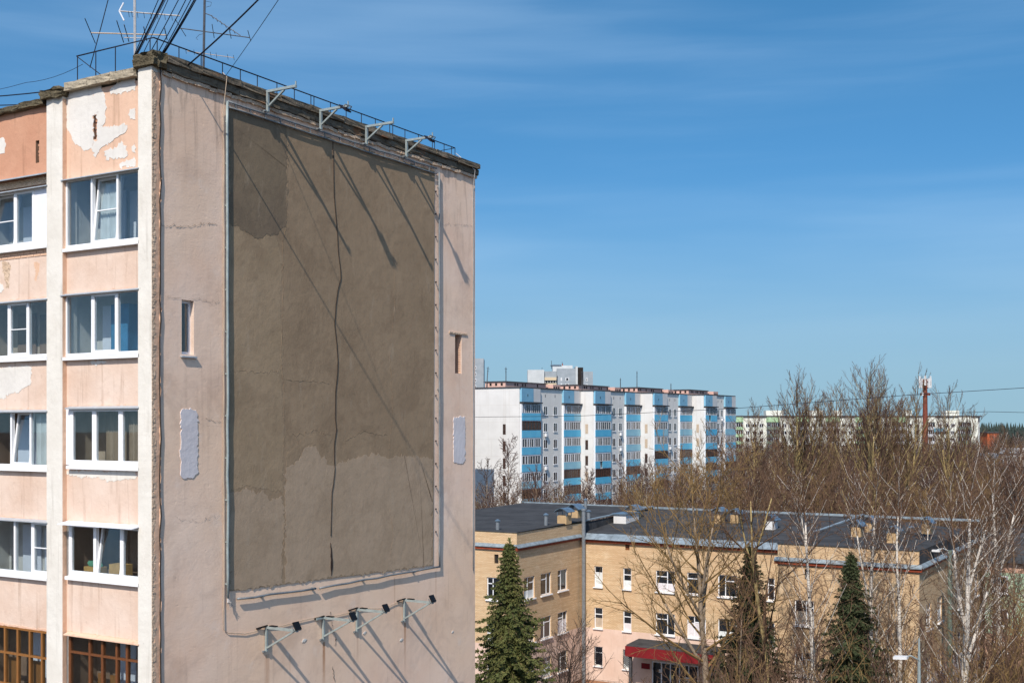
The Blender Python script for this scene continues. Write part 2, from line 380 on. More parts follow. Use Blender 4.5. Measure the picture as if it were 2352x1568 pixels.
def gable():
    rnd = random.Random(5); mb = MB(); GY = -.02; x0 = .42
    for (a, b, c, d) in rect_holes(x0, GLEN, 0, 30.42, [h1, h2]): mb.face([(a,GY,c),(b,GY,c),(b,GY,d),(a,GY,d)])
    z = 0.0; e0 = .24; 
    while z < 30.42:                                   # ragged left edge of the render coat, with its own thickness
        z2 = min(30.42, z+rnd.uniform(.05, .16)); e1 = .24+rnd.gauss(0, .012)+(.03 if rnd.random() < .12 else 0)
        mb.face([(e0,GY,z),(x0,GY,z),(x0,GY,z2),(e1,GY,z2)]); mb.face([(e0,0,z),(e0,GY,z),(e1,GY,z2),(e1,0,z2)])
        e0 = e1; z = z2
    for (a, b, c, d), dep in ((h1, .32), (h2, .45)):   # ragged reveals
        for p, q in (((a,c),(a,d)),((a,d),(b,d)),((b,d),(b,c)),((b,c),(a,c))):
            mb.face([(p[0],GY,p[1]),(q[0],GY,q[1]),(q[0],dep,q[1]),(p[0],dep,p[1])], 1)
    mb.face([(h2[0],.45,h2[2]),(h2[1],.45,h2[2]),(h2[1],.45,h2[3]),(h2[0],.45,h2[3])], 2)
    mb.face([(GLEN,GY,0),(GLEN,.5,0),(GLEN,.5,30.42),(GLEN,GY,30.42)])
    g = mb.build('gable_wall', [M['gable_plaster'], M['peach_paint'], M['wood_brown']], near)
    mb = MB(); z = 0
    while z < 30.4:                                    # crumbling corner joint
        z2 = min(30.4, z+rnd.uniform(.03, .14)); mb.box(.004*rnd.random(), .11+rnd.gauss(0,.012), -.006+rnd.gauss(0,.004), .25, z, z2); z = z2
    mb.build('corner_joint', M['mortar_joint'], g)
    MB().box(.08, .27, -.004, .24, 0, 30.4).build('joint_render', M['reveal_tan'], g)
    # slit window
    a, b, c, d = h1; w = MB(); y0, y1 = .1, .17
    for bx in ((a, a+.06, c, d), (b-.06, b, c, d), (a+.06, b-.06, c, c+.07), (a+.06, b-.06, d-.07, d)):
        w.box(bx[0], bx[1], y0, y1, bx[2], bx[3])
    wo_ = w.build('window', M['pvc_white'], near); MB().box(a+.06, b-.06, .13, .14, c+.07, d-.07).build('pane', M['glass'], wo_)
    MB().box(a-.05, b+.05, -.09, .1, c-.05, c-.015, fn=lambda x,y,z: (x,y,z-(.03 if y < 0 else 0))).build('sill', M['sheet_metal'], wo_)
    MB().box(a, b, .5, .52, c-.3, d+.3).box(a-.3, a-.28, .2, .5, c-.3, d+.3).box(b+.28, b+.3, .2, .5, c-.3, d+.3).build('room', M['room_tan'], near)
    # brick course lines of the blocked slit and its lintel
    lx0, lz0 = G(1030, 763); lx1, _ = G(1071, 763)
    MB().box(lx0, lx1, -.05, 0, h2[3]+.02, h2[3]+.07).build('lintel', M['mortar_joint'], g)
    me = MB().box(0, .012, 0, .40, 0, .055).mesh('brick', M['salmon_paint'])
    zz = h2[2]+.02
    while zz < h2[3]-.07:
        inst(me, 'brick', g, (h2[1]-.016-rnd.uniform(0,.006), .02, zz)); zz += .077
    # bluish repair patches of filled slits
    for k, pts in enumerate(([(413,945),(420,938),(447,940),(452,955),(452,1085),(444,1094),(420,1099),(413,1090)],
                             [(1040,958),(1066,957),(1067,1060),(1052,1064),(1040,1060)])):
        me = poly_slab([G(*p) for p in pts], -.015, -.034, 'y', .05, .02, k); me.materials.append(M['repair_blue'])
        inst(me, 'plaster_patch', g)
    # small chips showing pale plaster, and horizontal cracks at the storey joints
    for k, (px, py, s) in enumerate(((697,1470,.1),(836,1452,.09),(920,1468,.09),(1038,1450,.07),(590,1180,.04),(980,1180,.04))):
        x, z = G(px, py); me = poly_slab([(x-s,z-s*.3),(x,z-s*.45),(x+s,z+s*.3),(x+s*.3,z+s*.5),(x-s*.7,z+s*.2)], -.025, -.034, 'y', .05, .01, k)
        me.materials.append(M['white_paint']); inst(me, 'plaster_chip', g)
    def crack(pts, r, sd, name='crack', mat='cable_brown', off=.03):
        rn = random.Random(sd); P2 = []; r = r*.38
        for i in range(len(pts)-1):
            A, B = G(*pts[i]), G(*pts[i+1])
            for j in range(14):
                t = j/14; P2.append((A[0]+(B[0]-A[0])*t+rn.gauss(0,.016), -off, A[1]+(B[1]-A[1])*t+rn.gauss(0,.026)))
        MB().tube(P2, [r*rn.uniform(.1,1.3) for _ in P2], 4).build(name, M[mat], g)
    crack([(367,517),(420,522),(470,512),(505,516)], .009, 1); crack([(380,680),(470,690),(505,695)], .005, 2)
    crack([(470,962),(508,968)], .007, 3); crack([(1008,516),(1050,514),(1085,520)], .006, 4)
    crack([(757,1402),(760,1430),(770,1465),(768,1480)], .012, 6); crack([(762,1530),(768,1568),(765,1610)], .016, 7)
    crack([(400,1190),(450,1200),(505,1180)], .005, 8); crack([(430,190),(440,240)], .004, 9)
    # cement panel with its differently damp fields
    me = poly_slab([G(*p) for p in ((519,243),(996,393),(993,1297),(520,1357))], -.03, -.042, 'y', .25, .006, 3); me.materials.append(M['cement_brown'])
    cp = inst(me, 'cement_panel', near)
    fields = [('cement_grey', [(523,252),(600,276),(655,294),(657,420),(655,515),(632,541),(610,536),(590,549),(560,533),(545,519),(524,514)], -.046, .028),
              ('cement_yellow', [(524,518),(545,523),(560,538),(590,553),(610,541),(634,545),(645,600),(640,690),(648,800),(644,900),(650,1000),(645,1080),(647,1128),(600,1122),(560,1114),(524,1124)], -.0445, .022),
              ('cement_pale', [(524,1131),(545,1126),(562,1118),(585,1135),(600,1126),(620,1150),(646,1138),(652,1200),(645,1260),(646,1341),(524,1355)], -.0445, .03),
              ('cement_pale', [(653,1072),(672,1068),(686,1050),(700,1026),(722,1024),(735,1048),(762,1070),(790,1058),(830,1048),(860,1043),(885,1052),(930,1046),(991,1052),(990,1296),(760,1325),(652,1339)], -.0445, .03),
              ('cement_brown', [(655,1045),(700,1000),(755,990),(762,1066),(735,1046),(722,1021),(700,1022),(686,1046),(672,1064),(655,1069)], -.0440, .02)]
    for k, (mt, pts, off, jg) in enumerate(fields):
        me = poly_slab([G(*p) for p in pts], -.03, off, 'y', .055, jg*1.15, 20+k); me.materials.append(M[mt]); inst(me, 'damp_field', cp)
    # ragged seams between the trowelled strips
    for sd, pts in enumerate((((656,292),(658,400),(655,520),(646,560),(648,700),(642,820),(650,900),(648,1040)), ((900,560),(905,680),(893,820),(900,940),(890,1040)),
                              ((893,1170),(900,1230),(893,1290)), ((655,870),(760,880)), ((530,850),(600,855),(648,848)), ((650,1200),(648,1260),(640,1310)), ((670,1000),(720,990),(760,1000)), ((790,1010),(830,990),(890,1000)))):
        crack(list(pts), .010, 30+sd, 'seam', 'cement_brown', .046)
gable()

def pil_top(px, py): return Fp(px, py)[1]
YP1 = hit(NORG, 'x', 0, 317); YL0 = hit(NORG, 'x', 0, 143); YL1 = hit(NORG, 'x', 0, 107); YB2 = YL1+2.85
REC = .13
ROWS1 = [(402,572), (671,825), (935,1078), (1203,1336), (1462,1640)]
ROWS2 = [(436,577), (691,830), (943,1081), (1193,1326), (1442,1546)]
def facade():
    rnd = random.Random(11)
    def pilaster(y0, y1, ztop, name='pilaster'):
        mb = MB(); z = 0; N = 40
        for i in range(N):
            a, b = ztop*i/N, ztop*(i+1)/N
            mb.box(0, .45, y0, y1, a, b)
        return mb.build(name, M['white_paint'], near)
    pilaster(.012, YP1, 30.52); pilaster(YL0, YL1, 30.25); pilaster(YB2, YB2+.6, 29.7)
    MB().box(.012, REC-.001, YL0-.006, YL0-.0005, 0, 30.2).build('pilaster_reveal', M['reveal_tan'], near)
    zz1 = [tuple(Fp(230, p, REC)[1] for p in r) for r in ROWS1]; zz2 = [tuple(Fp(55, p, REC)[1] for p in r) for r in ROWS2]
    for zz in (zz1, zz2):
        t, b = zz[-1]; zz[-1] = (t, t-1.65)
        for k in range(1, 5): zz.append((t-2.82*k, t-2.82*k-1.6))
    slot1 = (Fp(225, 264, REC), Fp(214.5, 321, REC)); slot2 = (Fp(90, 322, REC), Fp(82, 375, REC))
    def bay(y0, y1, zz, top, attic_mat, slot, attic_z):
        # attic panel
        hs_ = (min(slot[0][0], slot[1][0]), max(slot[0][0], slot[1][0]), slot[1][1], slot[0][1])
        mb = MB()
        for (a, b, c, d) in rect_holes(y0, y1, zz[0][0], top, [hs_]): mb.face([(REC,b,c),(REC,a,c),(REC,a,d),(REC,b,d)])
        a, b, c, d = hs_
        for p, q in (((a,c),(a,d)),((a,d),(b,d)),((b,d),(b,c)),((b,c),(a,c))):
            mb.face([(REC,p[0],p[1]),(REC,q[0],q[1]),(REC+.3,q[0],q[1]),(REC+.3,p[0],p[1])], 1)
        mb.face([(REC+.3,a,c),(REC+.3,b,c),(REC+.3,b,d),(REC+.3,a,d)], 1)
        at = mb.build('attic_panel', [M[attic_mat], M['room_brown']], near)
        me = MB().box(0, .05, 0, (b-a)*.8, 0, .055).mesh('brick', M['terracotta_paint']); z = c+.02
        while z < d-.06:
            inst(me, 'brick', at, (REC+.05+rnd.uniform(0,.05), a+(b-a)*rnd.uniform(0,.25), z)); z += .085
        prev = None
        sp = []
        for i, (t, bt) in enumerate(zz):
            nxt = zz[i+1][0] if i+1 < len(zz) else .6
            m = MB(); z0, z1 = nxt, bt; n = max(2, int((z1-z0)/.3))
            m.box(REC, REC+.2, y0, y1, z0, z1)
            s = m.build('spandrel_panel', M['peach_paint'], near); sp.append(s)
            # ragged chipped plaster along the top of the window head
            pts = [(y0+.02, z0+.005), (y1-.02, z0+.005), (y1-.02, z0+.05), (y0+.02, z0+.05)]
            me = poly_slab(pts, REC, REC-.012, 'x', .08, .012, i); me.materials.append(M['salmon_paint']); inst(me, 'plaster_edge', s)
        return at, sp
    at1, sp1 = bay(YP1, YL0, zz1, 30.3, 'salmon_paint', slot1, 0)
    zt2 = Fp(55, 252, REC)[1]
    at2, sp2 = bay(YL1, YB2, zz2, zt2, 'terracotta_paint', slot2, 0)
    MB().box(REC+.001, REC+.2, YB2+.6, YB2+6, 0, 29.5).build('facade_wall', M['peach_paint'], near)
    k = .3811
    def patch(par, pts, mat='repair_white', conv=None, sd=0, off=.012):
        me = poly_slab([conv(*p) for p in pts], REC+.01, REC-off*.6, 'x', .045, .022, sd); me.materials.append(M[mat]); inst(me, 'plaster_patch', par)
    z1c = lambda x, y: Fp(x*k, y*k, REC)
    for sd, pts in enumerate(([(395,570),(440,535),(520,525),(564,520),(564,905),(560,900),(510,908),(450,860),(402,770),(400,660)], [(560,522),(592,517),(592,690),(560,690)], [(560,846),(592,846),(590,925),(575,950),(561,935)],
                              [(587,517),(610,515),(638,600),(636,725),(612,755),(680,765),(750,742),(770,775),(740,810),(640,870),(600,905),(587,925)],
                              [(662,545),(690,515),(790,440),(816,455),(816,545),(670,572)], [(772,690),(785,657),(816,655),(816,720),(785,715)],
                              [(627,912),(700,890),(735,850),(755,880),(775,930),(750,955),(640,965)], [(795,885),(816,862),(816,920),(800,915)], [(720,1000),(740,975),(816,960),(816,1004),(725,1010)])):
        patch(at1, pts, conv=z1c, sd=sd, off=.012+.002*(sd % 4))
    patch(at2, [(-40,830),(20,830),(38,870),(28,925),(-40,925)], conv=z1c, sd=9)
    z2c = lambda x, y: Fp(x*.3443, 578.4+y*.3443, REC)
    patch(sp2[1], [(-60,775),(120,765),(215,757),(205,880),(130,930),(60,940),(30,978),(-60,985)], conv=z2c, sd=10)
    patch(sp2[0], [(-60,205),(20,215),(28,250),(10,270),(-60,270)], conv=z2c, sd=14)
    patch(sp1[1], [(600,728),(700,728),(720,740),(660,748),(610,745)], conv=z2c, sd=12)
    patch(sp1[2], [(445,1458),(905,1462),(905,1510),(820,1520),(740,1530),(640,1505),(520,1500),(450,1490)], conv=z2c, sd=13, mat='white_paint')
    patch(sp2[0], [(20,60),(55,65),(75,100),(60,170),(62,235),(40,245),(28,150),(15,110)], conv=z2c, sd=15, mat='mortar_joint', off=.004)
    patch(sp2[0], [(225,70),(265,75),(262,130),(240,195),(232,190),(240,120)], conv=z2c, sd=16, mat='reveal_tan', off=.004)
    # exposed brick strip under the top left window
    bz = zz2[0][1]; me = MB().box(0, .02, 0, .24, 0, .065).mesh('brick', M['reveal_tan'])
    for r in range(2):
        y = YL1+.03+(r % 2)*.12
        while y < YB2-.3: inst(me, 'brick', sp2[0], (REC-.017, y, bz-.09-r*.078)); y += .26
    # ------------ windows
    def win(y0, y1, z0, z1, cuts, kinds, mat='pvc_white', w=.065, sill='pvc_white', head='sheet_metal', room='room_grey', head_out=.16, transom=None, seed=0, sillh=.1):
        """cuts: mullion fractions measured from the right-hand (corner) side; kinds per pane: f fixed, s sash, t tilted sash, b sash with glazing bar, p solid panel"""
        fx0, fx1 = REC-.03, REC+.06; rn = random.Random(seed)
        f = MB(); H0 = z0+sillh
        f.box(fx0, fx1, y0, y0+w, H0, z1); f.box(fx0, fx1, y1-w, y1, H0, z1)
        f.box(fx0+.002, fx1, y0+w, y1-w, H0, H0+w*1.1); f.box(fx0+.002, fx1, y0+w, y1-w, z1-w*.9, z1)
        ys = [y0]+[y0+(y1-y0)*c for c in cuts]+[y1]
        for y in ys[1:-1]: f.box(fx0-.004, fx1, y-w/2, y+w/2, H0+w*1.1, z1-w*.9)
        o = f.build('window', M[mat], near)
        for i, kd in enumerate(kinds):
            a = ys[i]+(w if i == 0 else w/2); b = ys[i+1]-(w if i == len(kinds)-1 else w/2); c, d = H0+w*1.1, z1-w*.9
            if kd == 'p':
                MB().box(fx0+.01, fx1-.01, a, b, c, d).build('infill_panel', M['pvc_panel'], o); continue
            sh = .17 if kd == 't' else 0
            fn = (lambda x, y, z, c=c, d=d, sh=sh: (x+sh*(z-c)/(d-c), y, z-.01*sh))
            sw = .045
            if kd in 'stb':
                s = MB(); sx0, sx1 = fx0+.004, fx1-.012
                s.box(sx0, sx1, a, a+sw, c, d, fn=fn); s.box(sx0, sx1, b-sw, b, c, d, fn=fn)
                s.box(sx0+.003, sx1, a+sw, b-sw, c, c+sw*1.2, fn=fn); s.box(sx0+.003, sx1, a+sw, b-sw, d-sw, d, fn=fn)
                if kd == 'b' or (kd == 't' and rn.random() < .4): s.box(sx0+.01, sx1, a+sw, b-sw, (c+d)/2-.012, (c+d)/2+.012, fn=fn)
                s.build('sash', M[mat], o); g0 = sw
            else: g0 = 0
            MB().box(fx0+.03, fx0+.036, a+g0, b-g0, c+g0, d-g0, fn=fn).build('pane', M['glass'], o)
        if transom:
            zt_ = z1-(z1-z0)*transom; MB().box(fx0-.006, fx1, y0+w, y1-w, zt_-.025, zt_+.025).build('transom', M[mat], o)
        if sill:
            MB().box(REC-.13, REC+.03, y0-.03, y1+.03, z0, z0+sillh*.99, fn=lambda x,y,z: (x, y, z-(.02 if (x < REC-.05 and z > z0+.02) else 0))).build('sill', M[sill], o)
        if head:
            MB().box(REC-head_out, REC+.02, y0-.04, y1+.04, z1+.02, z1+.045, fn=lambda x,y,z: (x, y, z-(.06 if x < REC-.05 else 0))).build('head_flashing', M[head], o)
        # the loggia behind the glass
        D = .8; r = MB(); X0 = REC+.07
        ya, yb = y0-.02, y1+.02; za, zb = z0-.75, z1+.12
        r.face([(X0+D,ya,za),(X0+D,yb,za),(X0+D,yb,zb),(X0+D,ya,zb)]); r.face([(X0,ya,za),(X0+D,ya,za),(X0+D,ya,zb),(X0,ya,zb)])
        r.face([(X0,yb,za),(X0+D,yb,za),(X0+D,yb,zb),(X0,yb,zb)]); r.face([(X0,ya,zb),(X0+D,ya,zb),(X0+D,yb,zb),(X0,yb,zb)]); r.face([(X0,ya,za),(X0+D,ya,za),(X0+D,yb,za),(X0,yb,za)])
        ym = ya+(yb-ya)*rn.uniform(.3,.6)
        r.box(X0+D-.06, X0+D-.01, ym, ym+.75, za+.05, zb-.35, 1); r.box(X0+D-.05, X0+D-.012, ym-.95, ym-.15, za+.85, zb-.4, 1)
        ro = r.build('loggia_room', [M[room], M['room_brown'] if rn.random() < .5 else M['pvc_panel']], near)
        return o, ro
    def curtain(par, y0, y1, z0, z1, mat, x=.34, seed=0):
        rn = random.Random(seed); m = MB(); n = 26; pts = []
        for i in range(n+1):
            y = y0+(y1-y0)*i/n; pts.append((x+.03*math.sin(i*1.9+seed)+.012*rn.random(), y))
        for i in range(n):
            m.face([(pts[i][0],pts[i][1],z0),(pts[i+1][0],pts[i+1][1],z0),(pts[i+1][0],pts[i+1][1],z1),(pts[i][0],pts[i][1],z1)])
        m.build('curtain', M[mat], par, smooth=True)
    def yb(px): return hit(NORG, 'x', REC, px)
    # corner bay, top down
    A, B = YP1+.004, YL0-.05
    def cuts(p0, p1, ps): a, b = yb(p0), yb(p1); return [(yb(p)-a)/(b-a) for p in ps]
    w1, r1 = win(A, yb(153), zz1[0][1], zz1[0][0], cuts(312, 153, (262, 208)), 'ftf', room='room_grey', seed=1)
    curtain(r1, yb(258), yb(214), zz1[0][1]+.1, zz1[0][0]-.15, 'curtain_white', seed=2)
    w2, r2 = win(A, yb(152), zz1[1][1], zz1[1][0], cuts(312, 152, (261, 209)), 'fsf', room='room_grey', seed=2)
    MB().box(.65, .95, yb(258), yb(216), zz1[1][1]-.5, zz1[1][0]-.25).build('blue_cupboard', M['room_blue'], r2)
    w3, r3 = win(A, yb(163), zz1[2][1], zz1[2][0], cuts(314, 163, (270, 214)), 'sss', room='room_tan', seed=3)
    curtain(r3, yb(313), yb(274), zz1[2][1], zz1[2][0], 'curtain_tan', seed=4); curtain(r3, yb(266), yb(216), zz1[2][1], zz1[2][0], 'curtain_tan', x=.5, seed=5)
    MB().box(REC-.02, REC+.06, yb(162), yb(150), zz1[2][1]+.1, zz1[2][0]).build('infill_panel', M['pvc_panel'], w3)
    w4, r4 = win(A, yb(160), zz1[3][1], zz1[3][0], cuts(315, 160, (272, 217)), 'sts', room='room_brown', head='pvc_panel', head_out=.34, seed=6)
    MB().box(.4, .7, yb(205), yb(172), zz1[3][1]-.1, zz1[3][1]+.3).build('carton', M['cardboard'], r4)
    MB().box(.4, .7, yb(262), yb(230), zz1[3][1]-.1, zz1[3][1]+.42).build('carton', M['cardboard'], r4)
    cl = MB(); rn = random.Random(3)
    for i in range(9):
        a = rn.uniform(yb(200), yb(178)); cl.tube([(.5+.1*rn.random(), a, zz1[3][1]+.3), (.55, a+.05, zz1[3][1]+.38), (.6, a+.15, zz1[3][1]+.33)], [.05,.07,.03], 6)
    cl.build('cloth_heap', M['cloth_green'], r4)
    for i in range(4, len(zz1)):
        w5, r5 = win(A, yb(160), zz1[i][1], zz1[i][0], cuts(316, 160, (285, 263, 232, 205)) if i == 4 else [.33, .66], 'fffff' if i == 4 else 'fsf', mat='wood_brown' if i == 4 else 'pvc_white', head='salmon_paint' if i == 4 else 'sheet_metal', transom=.28 if i == 4 else None, room='room_brown' if i == 4 else 'room_grey', w=.07, seed=7+i)
        if i == 4:
            for (p, q) in ((255, 240), (228, 212)):
                MB().box(.3, .33, yb(p), yb(q), zz1[4][1], zz1[4][1]+.7).build('board', M['wood_orange'], r5)
    # left bay
    A, B = YL1+.004, YB2-.004
    def wl_(i, cs, kinds, **k2): return win(A, B, zz2[i][1], zz2[i][0], [(yb(p)-A)/(B-A) for p in cs], kinds, **k2)
    wl_(0, (80, 36, -18), 'pstf', room='room_grey', seed=21)
    _, r = wl_(1, (67, 22, -25), 'fbff', room='room_tan', seed=22)
    curtain(r, yb(100), yb(80), zz2[1][1], zz2[1][0], 'curtain_white', x=.6, seed=6)
    _, r = wl_(2, (72, 28, -25), 'ftff', room='room_brown', seed=23); curtain(r, yb(106), yb(75), zz2[2][1], zz2[2][0], 'curtain_white', x=.25, seed=7)
    wl_(3, (76, 36, -20), 'bffs', room='room_grey', seed=24)
    _, r = wl_(4, (98, 70, 42, 13, -20), 'ffffff', mat='wood_orange', head=None, sill='salmon_paint', transom=.42, room='room_brown', w=.06, seed=25)
    for (p, q) in ((30, 2), (85, 62)): MB().box(.3, .33, yb(p), yb(q), zz2[4][1], zz2[4][1]+.8).build('board', M['wood_orange'], r)
    for i in range(5, len(zz2)): wl_(i, (70, 30, -20), 'fsff', seed=30+i)
    # eave strip over the left bay's top window
    m = MB(); m.box(-.16, REC, YL1+.005, YB2-.005, zz2[0][0]+.33, zz2[0][0]+.36, fn=lambda x,y,z: (x, y, z-(.1 if x < 0 else 0))); m.build('eave_flashing', M['sheet_metal'], near)
    m = MB(); m.box(REC-.05, REC, YL1+.005, YB2-.005, zz2[0][0]+.06, zz2[0][0]+.24); m.build('lintel', M['mortar_joint'], near)
    # copings
    def rough_slab(x0, x1, y0, y1, z0, z1, mat, name, sd, nx=1, ny=1, amp=.02):
        rn = random.Random(sd); bm = bmesh.new(); bmesh.ops.create_cube(bm, size=1)
        bmesh.ops.subdivide_edges(bm, edges=bm.edges[:], cuts=3, use_grid_fill=True)
        for v in bm.verts:
            v.co = Vector(((x0+x1)/2+v.co.x*(x1-x0), (y0+y1)/2+v.co.y*(y1-y0), (z0+z1)/2+v.co.z*(z1-z0)))
            v.co += Vector((rn.gauss(0,amp), rn.gauss(0,amp), rn.gauss(0,amp)))
        me = bpy.data.meshes.new(name); bm.to_mesh(me); bm.free(); me.materials.append(M[mat]); return inst(me, name, near)
    rough_slab(-.1, .34, -.15, YP1+.06, 30.52, 30.84, 'moss_concrete', 'pilaster_cap', 1, amp=.022)
    rough_slab(-.12, .5, YL0-.1, YL1+.12, 30.26, 30.48, 'moss_concrete', 'pilaster_cap', 2, amp=.018)
    n = 3; yy = [YP1+.1+(YL0-.12-YP1-.1)*i/n for i in range(n+1)]
    for i in range(n): rough_slab(-.05, .4, yy[i]+.004, yy[i+1]-.004, 30.36, 30.56, 'coping_light', 'coping_slab', 10+i, amp=.007)
    for i in range(3): rough_slab(-.02, .45, YL1+.14+.95*i, YL1+.14+.95*(i+1)-.01, zt2-.03, zt2+.12, 'moss_concrete', 'coping_slab', 40+i, amp=.012)
    # gable coping: slabs over a crumbling brick course and a thin mortar ledge
    x = .345; i = 0
    while x < GLEN:
        x2 = min(GLEN+.1, x+rnd.uniform(1.1, 1.5))
        rough_slab(x, x2-.012, -.17+rnd.gauss(0,.008), .4, 30.67+rnd.gauss(0,.006), 30.84+rnd.gauss(0,.008), 'coping_concrete', 'coping_slab', 100+i, amp=.008)
        rough_slab(x, x2-.004, -.11+rnd.gauss(0,.008), .35, 30.47, 30.665, 'coping_concrete', 'corbel_course', 200+i, amp=.012)
        x = x2; i += 1
    m = MB(); x = .3
    while x < GLEN:                                     # uneven mortar ledge
        x2 = min(GLEN+.03, x+.25); a, b = rnd.gauss(30.36, .012), rnd.gauss(30.36, .012)
        m.box(x, x2, -.085+rnd.gauss(0,.006), 0, 0, 1, fn=lambda X, Y, Z, x=x, a=a, b=b: (X, Y, ((a if X == x else b)+Z*.09)))
        x = x2
    m.build('mortar_ledge', M['mortar_joint'], near)
    MB().box(.2, GLEN-.2, .36, 14, 30.1, 30.3).build('roof', M['asphalt'], near)
    MB().box(GLEN-.3, GLEN-.01, .5, 14, 0, 30.2).box(.5, GLEN-.3, 13.7, 14, 0, 30.2).build('rear_wall', M['peach_paint'], near)
    MB().box(.14, .3, YB2+6, 14, 0, 29.5).build('facade_wall', M['peach_paint'], near)
facade()

NL = (NORG[0], NORG[1], 0)
def nthing(name, label, cat, group=None): return thing(name, label, cat, NL, ROTZ, group)

def roof_railing():
    zt = 31.32; t = nthing('roof_railing', 'thin dark metal railing along the roof edge of the pink block', 'railing')
    yy, xx = .3, .32
    yend = hit(NORG, 'x', xx, 176); xend = hit(NORG, 'y', yy, 1045)
    MB().tube([(xx, yend, zt), (xx, yy, zt), (xend, yy, zt-.03)], .017, 6).build('rail', M['steel_dark'], t)
    MB().tube([(xx, yend, zt), (xx, yend-1.15, 30.55)], .012, 5).tube([(xend, yy, zt-.03), (xend-1.6, yy, 30.8)], .012, 5).build('brace', M['steel_dark'], t)
    for px in (178, 220, 265, 350): 
        y = max(yy+.12, hit(NORG, 'x', xx, px)); MB().tube([(xx, y, 30.4), (xx, y, zt)], .013, 5).build('post', M['steel_dark'], t)
    for px in (361, 411, 462, 511, 552, 591, 636, 676, 714, 721, 759, 795, 830, 862, 895, 902, 930, 961, 993, 998, 1020, 1037, 1045):
        x = hit(NORG, 'y', yy, px); MB().tube([(x, yy, 30.4), (x, yy, zt-.03*x/xend)], .013, 5).build('post', M['steel_dark'], t)
roof_railing()

def frame_pipes():
    t = nthing('pipe_frame', 'grey steel pipe frame bolted around the cement panel', 'frame')
    o = .1
    def g(px, py, off=o): x, z = G(px, py); return (x, -off, z)
    def run(pts, r, name, mat='steel_grey', wav=.008, sd=0):
        rn = random.Random(sd); Q = []
        for i in range(len(pts)-1):
            A, B = Vector(pts[i]), Vector(pts[i+1]); n = max(1, int((B-A).length/.6))
            for j in range(n): Q.append(A.lerp(B, j/n)+Vector((rn.gauss(0,wav), rn.gauss(0,wav*.5), rn.gauss(0,wav))))
        Q.append(Vector(pts[-1])); return MB().tube(Q, r, 8).build(name, M[mat], t, smooth=True)
    run([g(515,234), g(516,700), g(517,1372)], .035, 'pipe', 'steel_bluegrey', sd=1)
    run([g(515,234), g(997,388)], .026, 'pipe', sd=2)
    run([g(519,247), g(997,400)], .022, 'pipe', sd=3)
    run([g(1003,396), g(1004,1302)], .028, 'pipe', sd=4)
    run([g(539,1374), g(719,1350)], .03, 'pipe', 'steel_grey', sd=5); run([g(727,1349), g(1004,1300)], .03, 'pipe', 'steel_grey', sd=6)
    for k in range(14):                                 # stand-offs and rungs of the double rail
        f = (k+.5)/14; a = g(515+482*f, 234+154*f); b = g(519+478*f, 247+153*f)
        MB().bar(a, b, .03, .02).build('rung', M['steel_grey'], t); MB().bar(b, (b[0], 0, b[2]), .03).build('standoff', M['steel_grey'], t)
    for k in range(12):
        a = g(516, 280+1060*k/11); MB().bar(a, (a[0], 0, a[2]), .035).build('standoff', M['steel_bluegrey'], t)
        if k % 3: continue
        a = g(1003.5, 430+850*k/11); MB().bar(a, (a[0], 0, a[2]), .03).build('standoff', M['steel_grey'], t)
        f = (k+1.5)/12; a = g(539+465*f, 1374-74*f); MB().bar((a[0],-.13,a[2]-.04), (a[0], 0, a[2]-.04), .05).build('standoff', M['steel_grey'], t)
    # frayed ends tied at the bottom left
    rn = random.Random(3); m = MB(); a = Vector(g(517, 1368))
    for k in range(7): m.tube([a, a+Vector((rn.uniform(-.05,.1), -.03, -.15)), a+Vector((rn.uniform(-.1,.2), -.02, rn.uniform(-.35,-.2)))], .008, 4)
    m.build('wire_end', M['mast_light'], t)
    # fixing studs along the panel's right edge
    me = MB().box(-.02, .02, -.035, 0, -.02, .02).mesh('stud', M['steel_dark'])
    for k in range(16):
        x, z = G(998.5, 440+52*k); inst(me, 'stud', t, (x, -.03, z))
frame_pipes()

